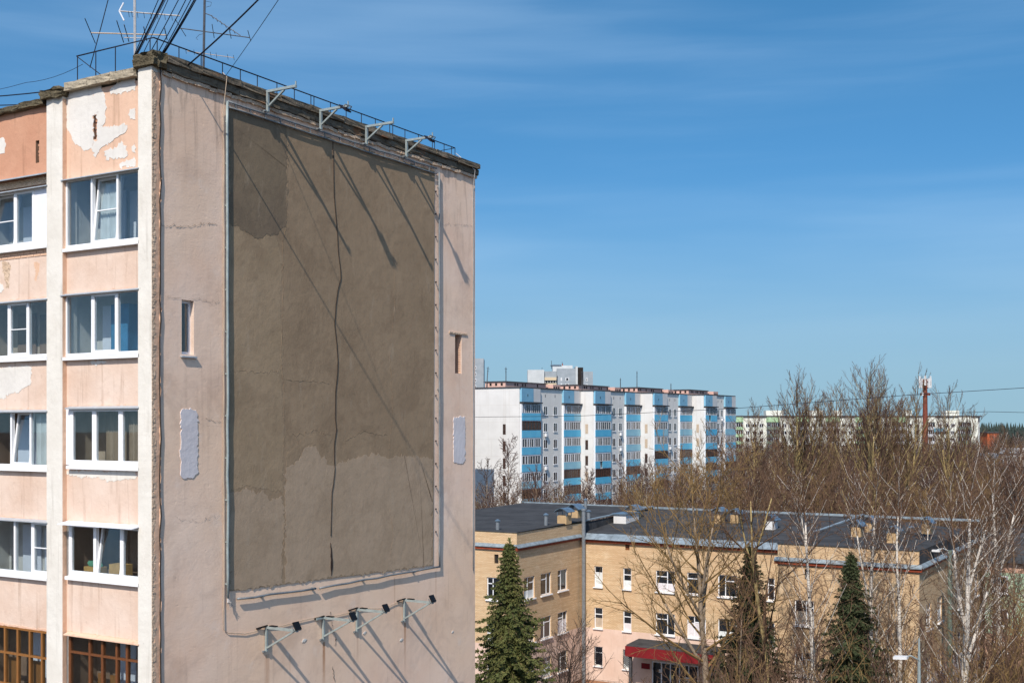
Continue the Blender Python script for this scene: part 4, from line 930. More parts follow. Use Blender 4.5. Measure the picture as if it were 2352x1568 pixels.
# ------------------------------------------------------------------ far towers, green block, mast
def far_blocks():
    # slab tower seen over the roof
    Y = 545; k = Y/FPX
    def X(px): return (px-CX)*k
    def Z(py): return CAMZ+(HY-py)*k
    t = thing('tower_block', 'pale grey high-rise with beige loggias rising behind the blue and white block', 'building', (0, Y, 0))
    def part(name, p0, p1, yt, dy, mat, dep=14): return MB().box(X(p0), X(p1), dy, dy+dep, 0, Z(yt)).build(name, M[mat], t)
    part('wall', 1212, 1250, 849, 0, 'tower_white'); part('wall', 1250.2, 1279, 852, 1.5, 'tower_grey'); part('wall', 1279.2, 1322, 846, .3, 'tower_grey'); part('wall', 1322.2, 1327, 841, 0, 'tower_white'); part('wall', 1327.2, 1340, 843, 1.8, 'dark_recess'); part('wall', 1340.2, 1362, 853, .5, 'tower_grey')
    h = part('lift_house', 1270, 1316, 838, 4, 'tower_white', 8); MB().box(X(1266), X(1290), 3.5, 12, Z(838)+.01, Z(836)).build('roof', M['hood_metal'], h)
    for r in range(8):
        py = 866+13.7*r
        l = MB().box(X(1251), X(1278), .6, 1.5, Z(py+7), Z(py)).build('loggia', M['beige_loggia'], t)
        MB().box(X(1251), X(1278), 1.3, 1.49, Z(py+13), Z(py+7.4)).build('glazing', M['glass_dark'], l)
        for i in range(5): MB().box(X(1252+i*6), X(1252.8+i*6), 1.2, 1.3, Z(py+13), Z(py+7.4)).build('mullion', M['loggia_white'], l)
        for a, b in ((1288,1291),(1299,1307)): w = MB().box(X(a), X(b), .22, .3, Z(py+8), Z(py+1)).build('window', M['pvc_white'], t); MB().box(X(a)+.25, X(b)-.25, .2, .22, Z(py+7.3), Z(py+1.7)).build('pane', M['glass_dark'], w)
        for a, b in ((1346,1350),): w = MB().box(X(a), X(b), .42, .5, Z(py+9), Z(py+2)).build('window', M['pvc_white'], t); MB().box(X(a)+.2, X(b)-.2, .4, .42, Z(py+8.3), Z(py+2.7)).build('pane', M['glass_dark'], w)
    MB().tube([(X(1293), 5, Z(838)), (X(1293), 5, Z(834))], .3, 6).build('vent_pipe', M['red_board'], t)
    for px, yt in ((1268,826),(1293,829),(1246,842)): MB().tube([(X(px), 8, Z(845)), (X(px), 8, Z(yt))], .12, 4).build('aerial', M['mast_dark'], t)
    Y2 = 500; k2 = Y2/FPX
    t = thing('tower_block', 'grey panelled high-rise just showing past the pink block edge', 'building', (0, Y2, 0))
    MB().box((1040-CX)*k2, (1111-CX)*k2, 0, 16, 0, CAMZ+(HY-823)*k2).build('wall', M['tower_grey'], t)
    m = MB()
    for r in range(6):
        w = MB().box((1091-CX)*k2, (1094-CX)*k2, -.06, 0, CAMZ+(HY-848-14.5*r)*k2, CAMZ+(HY-841-14.5*r)*k2).build('window', M['pvc_white'], t)
        MB().box((1091.6-CX)*k2, (1093.4-CX)*k2, -.08, -.06, CAMZ+(HY-847-14.5*r)*k2, CAMZ+(HY-842-14.5*r)*k2).build('pane', M['glass_dark'], w)
    # green and white block behind the poplars
    Y = 458.; k = Y/FPX
    t = thing('apartment_block', 'low wide white block with pale green parapet behind the bare poplars', 'building', (0, Y, 0), R(2))
    x0, x1 = X(1672), X(2262); top = Z(957)
    MB().box(x0, x1, 0, 12, 0, top).build('wall', M['green_white'], t)
    MB().box(x1+.01, X(2270), 1.5, 12, 0, top).build('end_wall', M['tower_white'], t)
    MB().box(x0-.3, X(2271), -.5, 12.5, top+.01, top+.5).build('roof_edge', M['roof_edge'], t)
    rnd = random.Random(9)
    wm = MB().box(0, 1.6, -.06, -.005, 0, 1.5).mesh('window', M['pvc_white']); wp = MB().box(.12, .72, -.08, -.06, .12, 1.38).box(.86, 1.48, -.08, -.06, .12, 1.38).mesh('pane', M['glass_dark'])
    lw = 5.2
    lpar = [MB().box(0, lw, -.9, -.8, 0, 1.1).box(0, lw, -.8, 0, -.12, 0).mesh('loggia', M[mm]) for mm in ('loggia_white', 'dark_green_panel', 'green_panel')]
    lgl = MB().box(0, lw, -.72, -.7, 1.1, 2.55).mesh('glass', M['glass_dark']); lmul = MB()
    for i in range(7): lmul.box(.05+i*.82, .17+i*.82, -.79, -.73, 1.1, 2.55)
    lmul = lmul.mesh('glazing', M['loggia_white'])
    x = x0+1.2; c = 0
    while x < x1-6:
        if c % 2 == 0:
            at = MB().box(x, x+lw, -.85, -.02, top-2.0, top-.1).build('attic_panel', M['green_panel'] if x < X(2110) else M['green_white'], t)
            col = rnd.choice((0, 0, 1, 2))
            if x > X(2170): col = 1
            for f in range(5):
                z = top-2.2-2.8*(f+1)
                l = inst(lpar[col], 'loggia', t, (x, 0, z)); inst(lgl, 'glass', l); inst(lmul, 'glazing', l)
            x += lw+.6
        else:
            nw = rnd.choice((2, 2, 3))
            for i in range(nw):
                for f in range(5): w = inst(wm, 'window', t, (x+.6+i*2.7, 0, top-2.2-2.8*(f+1)+.9)); inst(wp, 'pane', w)
            x += nw*2.7+.6
        c += 1
    for a, b in ((1770,1812),(1868,1905),(1930,1950),(2100,2115),(2195,2228)): MB().box(X(a), X(b), 4, 8, top+.5, top+2.6).build('roof_hut', M['green_white'], t)
    MB().box(X(2156), X(2180), -1.05, -.95, Z(992), Z(983)).build('tarpaulin', M['blue_panel'], t)
    # cell mast
    Y = 330.; k = Y/FPX
    t = thing('cell_mast', 'rust red mobile phone mast with white panel antennas at its head', 'mast', (X(2125), Y, 0))
    MB().tube([(0,0,0), (0,0,Z(870))], [1.0, .55], 10).build('pole', M['red_steel'], t)
    for j, py in enumerate((876, 890, 905)):
        m = MB(); pts = [(1.3*math.cos(a), 1.3*math.sin(a), Z(py)) for a in [2*math.pi*i/12 for i in range(13)]]
        m.tube(pts, .1, 4)
        for i in range(6): a = 2*math.pi*i/6; m.tube([(.5*math.cos(a), .5*math.sin(a), Z(py)), (1.3*math.cos(a), 1.3*math.sin(a), Z(py))], .06, 4)
        m.build('platform', M['red_steel'], t)
    pa = MB().box(-.26, .26, -.12, .12, 0, 2.7).mesh('panel_antenna', M['antenna_white'])
    for i in range(9):
        a = 2*math.pi*i/9+.2; o = inst(pa, 'panel_antenna', t, (1.6*math.cos(a), 1.6*math.sin(a), Z(891)+(.0 if i % 3 else .7))); o.rotation_euler.z = a+math.pi/2
    for i in range(5):
        a = 2*math.pi*i/5; MB().box(1.2*math.cos(a)-.2, 1.2*math.cos(a)+.2, 1.2*math.sin(a)-.2, 1.2*math.sin(a)+.2, Z(908), Z(902)).build('radio_unit', M['antenna_white'] if i % 2 else M['red_steel'], t)
    # orange shed and the pale low building at the right edge
    Y = 640.; k = Y/FPX
    t = thing('shed', 'small orange walled building past the end of the green-topped block', 'building', (X(2268), Y, 0))
    MB().box(0, X(2294)-X(2268), 0, 10, 0, Z(994)).build('wall', M['orange_wall'], t); MB().box(-.5, X(2294)-X(2268)+.5, -.5, 10.5, Z(994)+.01, Z(993)+.3).build('roof', M['roof_edge'], t)
    Y = 255.; k = Y/FPX
    t = thing('low_building', 'pale flat-roofed building half hidden by twigs at the right edge', 'building', (X(2302), Y, 0))
    MB().box(0, 22, 0, 12, 0, Z(1043)).build('wall', M['tower_white'], t); MB().box(4.5, 22.2, 2, 12, Z(1043)+.01, Z(1031)).build('roof_hut', M['block_white'], t)
    MB().box(-.2, 22.2, -.2, 2, Z(1043)+.02, Z(1043)+.2).build('roof_edge', M['roof_edge'], t)
    for i in range(5):
        for f in range(3): w = MB().box(1.2+i*3.2, 2.8+i*3.2, -.06, -.004, Z(1060)-3*f-1, Z(1060)-3*f+.5).build('window', M['pvc_white'], t); MB().box(1.35+i*3.2, 2.65+i*3.2, -.08, -.06, Z(1060)-3*f-.85, Z(1060)-3*f+.35).build('pane', M['glass_dark'], w)
far_blocks()

# ------------------------------------------------------------------ three-storey brick clinic
CO = ((1187-CX)/FPX*88.9, 88.9)
def clinic():
    t = gthing('clinic_building', 'three-storey yellow brick building with pink ground floor and dark flat roof', 'building', CO)
    XM = 10.6; XR = 2.33; YR1, YR0 = -19.5, -28.9; XB = 25.0; COR = 12.72; PT = 13.82
    rnd = random.Random(12)
    BR, PK, PL, RV = 'yellow_brick', 'pink_base', 'plinth_brown', 'white_paint'
    mats = [M[BR], M[PK], M[PL], M['white_paint']]
    def wall(axis, val, a0, a1, ztop, holes, name='wall', inward=1, dep=.14):
        mb = MB(); hh = list(holes); cuts = [(a0-9, a0-8, z, z) for z in ()]
        A = sorted({a0, a1, *[h[0] for h in hh], *[h[1] for h in hh]}); Zs = sorted({0, .85, 5.2, ztop, *[h[2] for h in hh], *[h[3] for h in hh]})
        def pt(a, z, d=0): return (val+d, a, z) if axis == 'x' else (a, val+d, z)
        for i in range(len(A)-1):
            for j in range(len(Zs)-1):
                ca, cz = (A[i]+A[i+1])/2, (Zs[j]+Zs[j+1])/2
                if any(h[0] < ca < h[1] and h[2] < cz < h[3] for h in hh): continue
                m = 2 if cz < .85 else (1 if cz < 5.2 else 0); d = -.03 if m == 2 else 0
                mb.face([pt(A[i],Zs[j],d), pt(A[i+1],Zs[j],d), pt(A[i+1],Zs[j+1],d), pt(A[i],Zs[j+1],d)], m)
        for (a, b, c, d) in hh:
            for p, q in (((a,c),(a,d)),((a,d),(b,d)),((b,d),(b,c)),((b,c),(a,c))): mb.face([pt(*p), pt(*q), pt(q[0],q[1],dep), pt(p[0],p[1],dep)], 0)
        return mb.build(name, mats, t)
    def window(axis, val, h, sd, grille=False, dep=.12, small=False):
        a, b, c, d = h; r = random.Random(sd); f = MB(); w = .07
        def bx(mb, a0, a1, z0, z1, d0, d1): 
            return mb.box(val+d0, val+d1, a0, a1, z0, z1) if axis == 'x' else mb.box(a0, a1, val+d0, val+d1, z0, z1)
        if small:
            return bx(MB(), a, b, c, d, dep, dep+.02).build('vent', M['dark_recess' if small == 1 else 'wood_brown'], t)
        bx(f, a, a+w, c, d, dep-.03, dep+.03); bx(f, b-w, b, c, d, dep-.03, dep+.03); bx(f, a+w, b-w, c, c+w, dep-.028, dep+.03); bx(f, a+w, b-w, d-w, d, dep-.028, dep+.03)
        ww = b-a
        if ww > 1.2:
            mm = a+ww*r.choice((.4, .62)); bx(f, mm-w/2, mm+w/2, c+w, d-w, dep-.032, dep+.03)
            hi = (mm+w/2, b-w) if r.random() < .5 else (a+w, mm-w/2); zt_ = d-(d-c)*.28; bx(f, hi[0], hi[1], zt_-w/2, zt_+w/2, dep-.03, dep+.03)
        else:
            zt_ = d-(d-c)*.32; bx(f, a+w, b-w, zt_-w/2, zt_+w/2, dep-.03, dep+.03)
        o = f.build('window', M['pvc_white'], t)
        bx(MB(), a+w, b-w, c+w, d-w, dep, dep+.01).build('pane', M['glass_dark'], o)
        if r.random() < .6:
            e = c+w+(d-c-2*w)*r.uniform(.3, .75); bx(MB(), a+w, b-w, c+w, e, dep-.008, dep-.002).build('blind', M[r.choice(('curtain_white', 'room_tan', 'repair_blue'))], o)
        bx(MB(), a-.06, b+.06, c-.09, c-.005, -.14, dep-.031).build('sill', M['pvc_white'], o)
        if grille:
            g = MB(); n = 5
            for i in range(-n, n+1):
                for sg in (1, -1):
                    # diamond bars clipped to the opening
                    pts = []
                    for s_ in (0, 1):
                        pass
                    y0_ = a+(b-a)*(i/n); L2 = min(b-a, d-c)
                    p = (a, c+(d-c)*(i+n)/(2*n)); 
                    q = (b, p[1]+sg*(d-c)*.4)
                    if q[1] > d or q[1] < c: continue
                    P1 = (val-.03, p[0], p[1]) if axis == 'x' else (p[0], val-.03, p[1]); P2 = (val-.03, q[0], q[1]) if axis == 'x' else (q[0], val-.03, q[1])
                    g.bar(P1, P2, .025)
            g.build('grille', M['steel_dark'], o)
    # main front
    def H(axis, val, p0, p1, zt_, zb_):
        a, b = hit(CO, axis, val, p0), hit(CO, axis, val, p1); return (min(a,b), max(a,b), zb_, zt_)
    zrow = [(hit(CO, 'x', XM, 1375, a)[1], hit(CO, 'x', XM, 1375, b)[1]) for a, b in ((1299.7, 1347), (1394.8, 1442), (1484, 1528))]
    hs_ = []; wins = []
    for r, (zt_, zb_) in enumerate(zrow):
        for p0, p1 in ((1365,1384),(1431,1450),(1506,1550),(1578,1621),(1649,1693),(1722,1744),(1763,1779)):
            if r == 2 and p0 > 1440: continue
            h = H('x', XM, p0, p1, zt_, zb_); hs_.append(h); wins.append((h, r == 2))
    sm = H('x', XM, 1436, 1446, hit(CO,'x',XM,1440,1246)[1], hit(CO,'x',XM,1440,1263)[1]); hs_.append(sm)
    door = H('x', XM, 1497, 1604, 3.0, .86); hs_.append(door)
    wall('x', XM, YR1, 0, COR, hs_)
    for i, (h, g) in enumerate(wins): window('x', XM, h, 40+i, g)
    window('x', XM, sm, 0, small=2)
    # entrance glazing, canopy, plaque
    a, b, c, d = door; f = MB(); n = 5
    for i in range(n+1): y = a+(b-a-.1)*i/n; f.box(XM+.03, XM+.1, y, y+.1, c, d)
    f.box(XM+.032, XM+.1, a, b, d-.1, d).box(XM+.032, XM+.1, a, b, c, c+.3); o = f.build('entrance', M['pvc_white'], t)
    MB().box(XM+.06, XM+.07, a, b, c+.3, d-.1).build('pane', M['glass_dark'], o)
    for y, z, m_ in ((a+.9, 1.7, 'curtain_white'), (a+2.2, 1.75, 'cloth_green'), (b-.9, 2.1, 'curtain_white')): MB().box(XM+.05, XM+.058, y, y+.3, z, z+.3).build('notice', M[m_], o)
    ca, cb_ = hit(CO, 'x', XM-2.4, 1640), hit(CO, 'x', XM-2.4, 1438); zc = hit(CO, 'x', XM-2.4, 1438, 1483)[1]
    cn = MB().box(XM-2.4, XM-.002, ca, cb_, zc-.75, zc-.02).build('canopy', M['roof_edge'], t)
    MB().box(XM-2.46, XM-2.405, ca-.06, cb_+.06, zc-.78, zc+.02).box(XM-2.40, XM-.002, cb_+.005, cb_+.06, zc-.78, zc+.02).build('fascia', M['red_canopy'], cn)
    MB().box(XM-2.38, XM-.002, ca, cb_-.01, zc-.018, zc+.12, fn=lambda x,y,z: (x,y,z+(.12 if x > XM-1 else 0))).build('canopy_roof', M['roll_roofing'], cn)
    for y in (ca+.3, cb_-.3): MB().bar((XM-2.2, y, 0), (XM-2.2, y, zc-.76), .22).build('post', M['roof_edge'], cn)
    MB().box(XM-.03, XM-.004, a+(b-a)*1.04, a+(b-a)*1.04+.75, 2.3, 2.75).build('plaque', M['red_canopy'], t)
    # left wing
    holes = []; ws = []
    for r, (zt_, zb_) in enumerate(zrow):
        for p0, p1 in ((1204,1228),(1242,1266),(1281,1303)): h = H('y', 0, p0, p1, zt_-.0, zb_); holes.append(h); ws.append(h)
    wall('y', 0, 0, XM, PT, holes)
    for i, h in enumerate(ws): window('y', 0, h, 70+i)
    holes = []; ws = []
    for r, (zt_, zb_) in enumerate(zrow):
        for p0, p1 in ((1118,1153),): h = H('x', 0, p0, p1, zt_, zb_); holes.append(h); ws.append(h)
    sm = H('x', 0, 1135, 1145, 12.1, 11.4); holes.append(sm)
    wall('x', 0, 0, 14, PT, holes)
    for i, h in enumerate(ws): window('x', 0, h, 80+i)
    window('x', 0, sm, 0, small=1)
    # right wing
    holes = []; ws = []
    zr = [(hit(CO, 'x', XR, 1845, a)[1], hit(CO, 'x', XR, 1845, b)[1]) for a, b in ((1378,1436),(1499,1552))]; zr.append((zr[1][0]-3.5, zr[1][1]-3.5))
    for zt_, zb_ in zr:
        for p0, p1 in ((1825,1869),(1945,1988)): h = H('x', XR, p0, p1, zt_, zb_); holes.append(h); ws.append(h)
    sm = H('x', XR, 1848, 1860, 12.2, 11.5); holes.append(sm)
    wall('x', XR, YR0, YR1, PT, holes)
    for i, h in enumerate(ws): window('x', XR, h, 90+i)
    window('x', XR, sm, 0, small=1)
    holes = []; ws = []
    for zt_, zb_ in zr:
        for j in range(6): x = XR+2.2+j*3.6; h = (x, x+1.5, zb_, zt_); holes.append(h); ws.append(h)
    wall('y', YR0, XR, XB, COR, holes)
    for i, h in enumerate(ws): window('y', YR0, h, 100+i)
    wall('y', YR1, XR, XM, COR, [])
    MB().box(XB-.1, XB, YR0, 14, 0, COR).box(0, XB, 13.9, 14, 0, COR).build('rear_wall', M[BR], t)
    # cornices: brown board, then a sloping sheet-metal skirt
    def cornice(axis, val, a0, a1, z, sgn=-1):
        def B(mb, d0, d1, z0, z1, fn=None):
            return mb.box(val+d0, val+d1, a0, a1, z0, z1, fn=fn) if axis == 'x' else mb.box(a0, a1, val+d0, val+d1, z0, z1, fn=fn)
        B(MB(), -.16, -.003, z-.2, z).build('cornice_board', M['red_board'], t)
        s = MB(); 
        def fn(x, y, zz):
            d = (x if axis == 'x' else y)-val
            return (x, y, zz+(.2 if d > -.1 else 0))
        B(s, -.26, -.004, z+.004, z+.06, fn=fn); s.build('cornice_flashing', M['gutter_metal'], t)
    cornice('y', 0, -.2, XM-.3, COR-.05); cornice('x', 0, .0, 14, COR-.05); cornice('x', XR, YR0-.2, YR1+.2, COR-.05); cornice('y', YR0, XR+.01, XB, COR-.05)
    # main eaves: board and a broad metal skirt running back to the roofing
    MB().box(XM-.22, XM-.004, YR1, -.0, COR-.42, COR-.2).build('cornice_board', M['red_board'], t)
    m = MB(); n = 14
    for i in range(n):
        y0_, y1_ = YR1+(0-YR1)*i/n, YR1+(0-YR1)*(i+1)/n
        m.box(XM-.42, XM+.35, y0_+.01, y1_-.01, COR-.19, COR-.16, fn=lambda x,y,z: (x, y, z+(.45+rnd.uniform(-.01,.01) if x > XM else 0)))
    m.build('eaves_flashing', M['gutter_metal'], t)
    # roofs
    z0 = COR+.28; zb = 14.15
    mb = MB(); mb.face([(XM+.3,YR1,z0),(XM+.3,0,z0),(XB,0,zb),(XB,YR1,zb)]); mb.face([(XM+.3,YR1,z0-.3),(XM+.3,0,z0-.3),(XM+.3,0,z0),(XM+.3,YR1,z0)]); mb.face([(XM,0,z0),(XM,0,PT),(XB,0,zb+.02),(XB,0,z0)])
    mb.build('roof', M['roll_roofing'], t)
    mb = MB(); mb.box(-.06, XB, -.06, 14, PT+.004, PT+.06, fn=lambda x,y,z: (x,y,z+(zb-PT if x > 5 else 0))); mb.build('roof', M['roll_roofing'], t)
    mb = MB(); mb.box(XR-.06, XB, YR0-.0, YR1+.05, PT+.004, PT+.06, fn=lambda x,y,z: (x,y,z+((zb-PT) if x > 5 else 0)-(.85 if y < YR0+.1 and x > 5 else 0)))
    mb.build('roof', M['roll_roofing'], t)
    MB().face([(XR,YR0,COR),(XR,YR0,PT+.0),(XB,YR0+.02,PT),(XB,YR0+.02,COR)]).build('parapet', M['roll_roofing'], t)
    MB().box(XB-.1, XB+.15, YR0, 14, zb-.02, zb+.16).build('ridge_flashing', M['gutter_metal'], t)
    MB().bar((XM+.6, .05, PT+.15), (XB, .05, zb+.2), .25, .1).build('ridge_flashing', M['gutter_metal'], t)
    MB().bar((XM+.6, YR1-.02, PT+.15), (XB, YR1-.02, zb+.2), .25, .1).build('ridge_flashing', M['gutter_metal'], t)
    # downpipe and its neighbour vents
    MB().tube([(XM-.35, -.35, 0), (XM-.35, -.35, 14.9)], .16, 10).tube([(XM-.35, -.35, 14.9), (XM-.35, -.35, 15.05)], .22, 10).build('downpipe', M['pipe_grey'], t, smooth=False)
    # roof vents with tin hoods: one thing each
    def roofz(x, y):
        if y > 0 or y < YR1: return PT+(zb-PT)*max(0, x)/XB+.05
        return z0+(zb-z0)*(x-XM)/(XB-XM)
    V_ = [(1278,1312,1186,1201,'tan vent shaft under a curled tin hood, nearest on the left roof wing'), (1303,1338,1172,1188,'tan vent shaft with peaked tin hood behind the curled one'),
          (1405,1450,1190,1212,'long white-fronted roof shaft with flat dark lid above the entrance front'), (1436,1474,1180,1190,'low vent shaft with tin hood behind the long white-fronted shaft'),
          (1639,1664,1184,1206,'cracked tan vent shaft with arched tin hood, left of a pair on the main roof'), (1676,1703,1180,1200,'tan vent shaft with flat tin hood, right of a pair on the main roof'),
          (1755,1786,1208,1226,'whitewashed vent shaft beside the yellow-barked tree'), (1953,1984,1207,1231,'tan vent shaft with peaked tin hood on the right roof wing'),
          (1986,2008,1198,1221,'narrow vent shaft behind the peaked one on the right roof wing'), (2035,2066,1224,1245,'frontmost vent shaft of the right roof wing, with folded tin hood'), (2115,2142,1203,1223,'rearmost vent shaft on the right roof wing, beside the birch stem')]
    for i, (p0, p1, yt, yb_, lb) in enumerate(V_):
        pm = (p0+p1)/2; zg = 13.7
        for _ in range(4):                               # where that line of sight lands on the roof
            Y = (CAMZ-zg)*FPX/(yb_-HY); Xw = (pm-CX)/FPX*Y; dx, dy = Xw-CO[0], Y-CO[1]
            lx, ly = dx*U[0]+dy*U[1], dx*V[0]+dy*V[1]; zg = roofz(lx, ly)
        w = (p1-p0)/FPX*Y*.82; h = max(.7, (yb_-yt)/FPX*Y*.95)
        v = thing('roof_vent', lb, 'roof vent', (Xw, Y, zg-.06), ROTZ, 'vent shafts on the clinic roof')
        dp = .9 if i != 2 else 2.6; w *= .85
        MB().box(-.35, -.35+dp, -w/2, w/2, 0, h).build('shaft', M['block_white' if i in (2, 6) else 'tan_box'], v)
        hd = MB(); n = 7; ov = .22
        if i in (2,): hd.box(-.5, -.2+dp, -w/2-.1, w/2+.1, h+.002, h+.1)
        else:
            hgt = .5; y0_, y1_ = -w/2-ov, w/2+ov
            for k in range(n):
                a0, a1 = k/n, (k+1)/n
                f = (lambda a: h+.12+hgt*math.sin(math.pi*(.12+.76*a)) - (.12 if i % 2 else 0)) if i in (0, 4, 9) else (lambda a: h+.1+hgt*(1-abs(2*a-1)))
                ya, yb2 = y0_+(y1_-y0_)*a0, y0_+(y1_-y0_)*a1; za, zb2 = f(a0), f(a1)
                hd.face([(-.55,ya,za),(dp-.1,ya,za),(dp-.1,yb2,zb2),(-.55,yb2,zb2)]); hd.face([(-.55,ya,za-.04),(-.55,yb2,zb2-.04),(dp-.1,yb2,zb2-.04),(dp-.1,ya,za-.04)]); hd.face([(-.55,ya,za-.04),(-.55,ya,za),(-.55,yb2,zb2),(-.55,yb2,zb2-.04)])
            for sy in (-1, 1):
                for sx_ in (-.33, dp-.37): hd.bar((sx_, sy*w/2*.96, h-.05), (sx_, sy*w/2*.96, h+.3), .05)
        hd.build('hood', M['hood_metal'], v)
    PV = [(1143,1195,1216,'lone vent pipe at the left end of the clinic roof'), (1254,1181,1206,'vent pipe left of the curled tin hood'), (1352,1173,1190,'small vent pipe behind the tall downpipe'), (1345,1186,1208,'stubby vent pipe beside the tall downpipe'), (2006,1217,1230,'short pale vent pipe on the right wing roof, right of the narrow shaft'), (2094,1210,1222,'pale vent pipe beside the leaning birch on the right wing roof')]
    for px, yt, yb_, lb in PV:
        zg = 13.7
        for _ in range(4):
            Y = (CAMZ-zg)*FPX/(yb_-HY); Xw = (px-CX)/FPX*Y; dx, dy = Xw-CO[0], Y-CO[1]; zg = roofz(dx*U[0]+dy*U[1], dx*V[0]+dy*V[1])
        h = (yb_-yt)/FPX*Y
        v = thing('vent_pipe', lb, 'vent pipe', (Xw, Y, zg-.05), 0, 'vent pipes on the clinic roof')
        MB().tube([(0,0,0),(0,0,h)], .14, 10).build('pipe', M['pipe_grey'], v); MB().tube([(0,0,h+.002),(0,0,h+.05),(0,0,h+.16)], [.22,.22,.06], 10).build('cap', M['hood_metal'], v)
clinic()

def green_house():
    Y = 104.; org = ((2263-CX)/FPX*Y, Y)
    t = gthing('green_house', 'pale green brick house with pink trim at the right edge', 'building', org)
    top = CAMZ-(1288-HY)/FPX*Y
    MB().box(0, 11, -14, 0, 0, top-.9).build('wall', M['green_brick'], t)
    MB().box(-.03, 11.03, -14.03, .03, top-.898, top).build('frieze', M['pink_brick'], t)
    MB().box(-.04, 11.04, -14.04, .04, 0, 3.6).build('ground_storey', M['pink_brick'], t)
    MB().box(-.5, 11.5, -14.5, .5, top+.002, top+2.6, fn=lambda x,y,z: (x if z < top+1 else 5.5+(x-5.5)*.1, y, z)).build('roof', M['roll_roofing'], t)
    for j in range(5):
        for r in range(3):
            y = -1.9-2.6*j; z = top-2.7-2.9*r
            w = MB().box(-.09, -.045, y, y+1.3, z, z+1.5).build('window', M['pvc_white'], t); MB().box(-.11, -.09, y+.1, y+.6, z+.1, z+1.4).box(-.11, -.09, y+.7, y+1.2, z+.1, z+1.4).build('pane', M['glass_dark'], w)
            MB().box(-.2, -.044, y-.1, y+1.4, z-.12, z-.005).build('sill', M['pvc_white'], w)
green_house()

def street_lamps():
    x, y, z = P(2111, 1465, 62)
    t = thing('street_lamp', 'pale lamp post with flat white head at the bottom right', 'street lamp', (x, y, 0), ROTZ, 'street lamps')
    MB().tube([(0,0,0),(0,0,7.6),(0,0,7.7)], [.2,.17,.13], 10).build('post', M['mast_light'], t); MB().tube([(0,0,7.7),(0,0,9.4),(0,0,z)], [.1,.08,.04], 8).build('upper_post', M['steel_bluegrey'], t)
    MB().tube([(0,0,9.6),(-.3,.35,9.85),(-.5,.6,9.8)], .04, 6).build('arm', M['steel_bluegrey'], t)
    MB().box(-.85, -.4, .45, 1.15, 9.72, 9.86, fn=lambda a,b,c: (a,b,c-(.05 if b > 1 else 0))).build('lamp_head', M['antenna_white'], t)
    x, y, z = P(2182, 1263, 79)
    t = thing('street_lamp', 'tall dark green lamp post beside the brick corner', 'street lamp', (x, y, 0), ROTZ, 'street lamps')
    MB().tube([(0,0,0),(0,0,z)], [.22,.14], 10).build('post', M['dark_green_panel'], t); MB().tube([(0,0,z-.1),(-.1,.4,z+.1),(-.2,.8,z)], .05, 6).build('arm', M['pipe_grey'], t)
    MB().box(-.4, -.05, .6, 1.1, z-.12, z).build('lamp_head', M['antenna_white'], t)
street_lamps()

# ------------------------------------------------------------------ trees
def bark(name, c1, c2, band=None):
    n = NB(name); a = n.noise(4, 5, .65); col = n.mix(n.ramp(a, .35, .65), c1, c2)
    if band:
        b = n.noise(2.2, 4, .6, stretch=(1.2, 1.2, 6)); col = n.mix(n.ramp(b, .56, .62), col, band)
    return n.fin(col, .9, n.bump(n.noise(14, 4), .5, .02))
bark('bark_birch', 'bdb5aa', 'cec7be', '3a332e'); bark('bark_yellow', '8f7d52', 'a08e66', '5f5238'); bark('bark_brown', '6f5c49', '84705b')
bark('bark_grey', '7b6c5c', '90806e'); bark('twig_brown', '584233', '6b5442'); bark('twig_purple', '4b3832', '5c473f'); bark('twig_gold', '705a3a', '856c46'); bark('twig_dark', '473a31', '564840'); bark('twig_pale', '9a8a78', 'ab9b88')

def rot_about(v, ax, a): return Matrix.Rotation(a, 3, ax) @ v
def limb(rnd, p, d, L_, n, wander, up, r0, r1):
    pts = [p.copy()]; rad = [r0]; d = d.normalized(); st = L_/n
    for i in range(n):
        d = (d+Vector((rnd.gauss(0,wander), rnd.gauss(0,wander), rnd.gauss(0,wander)))+Vector((0,0,up/n))).normalized()
        p = p+d*st; pts.append(p.copy()); rad.append(r0+(r1-r0)*(i+1)/n)
    return pts, rad
def along(pts, t):
    f = t*(len(pts)-1); i = min(int(f), len(pts)-2); u = f-i
    return pts[i].lerp(pts[i+1], u), (pts[i+1]-pts[i]).normalized()
STY = {
 # n per level, angle from parent, length ratio, upward curl, sides
 'birch':  dict(lv=[(38, .20, .97, 28, 46, .30, .45), (9, .2, 1, 30, 50, .44, .1), (8, .15, 1, 25, 50, .5, -.3)], wander=.05, taper=.95),
 'poplar': dict(lv=[(32, .28, .98, 22, 44, .44, .7), (9, .2, 1, 20, 40, .40, .4), (8, .2, 1, 20, 45, .42, .2)], wander=.05, taper=1),
 'maple':  dict(lv=[(20, .25, .97, 35, 60, .45, .5), (9, .2, 1, 30, 55, .42, .25), (8, .15, 1, 30, 55, .45, .1)], wander=.09, taper=.8),
 'wood':   dict(lv=[(24, .25, .98, 25, 48, .34, .45), (7, .2, 1, 30, 50, .42, .2), (6, .2, 1, 25, 55, .5, .1)], wander=.05, taper=.95),
 'shrub':  dict(lv=[(18, .10, .97, 25, 50, .50, .4), (7, .2, 1, 30, 50, .45, .2), (5, .2, 1, 30, 50, .5, .1)], wander=.06, taper=.8)}
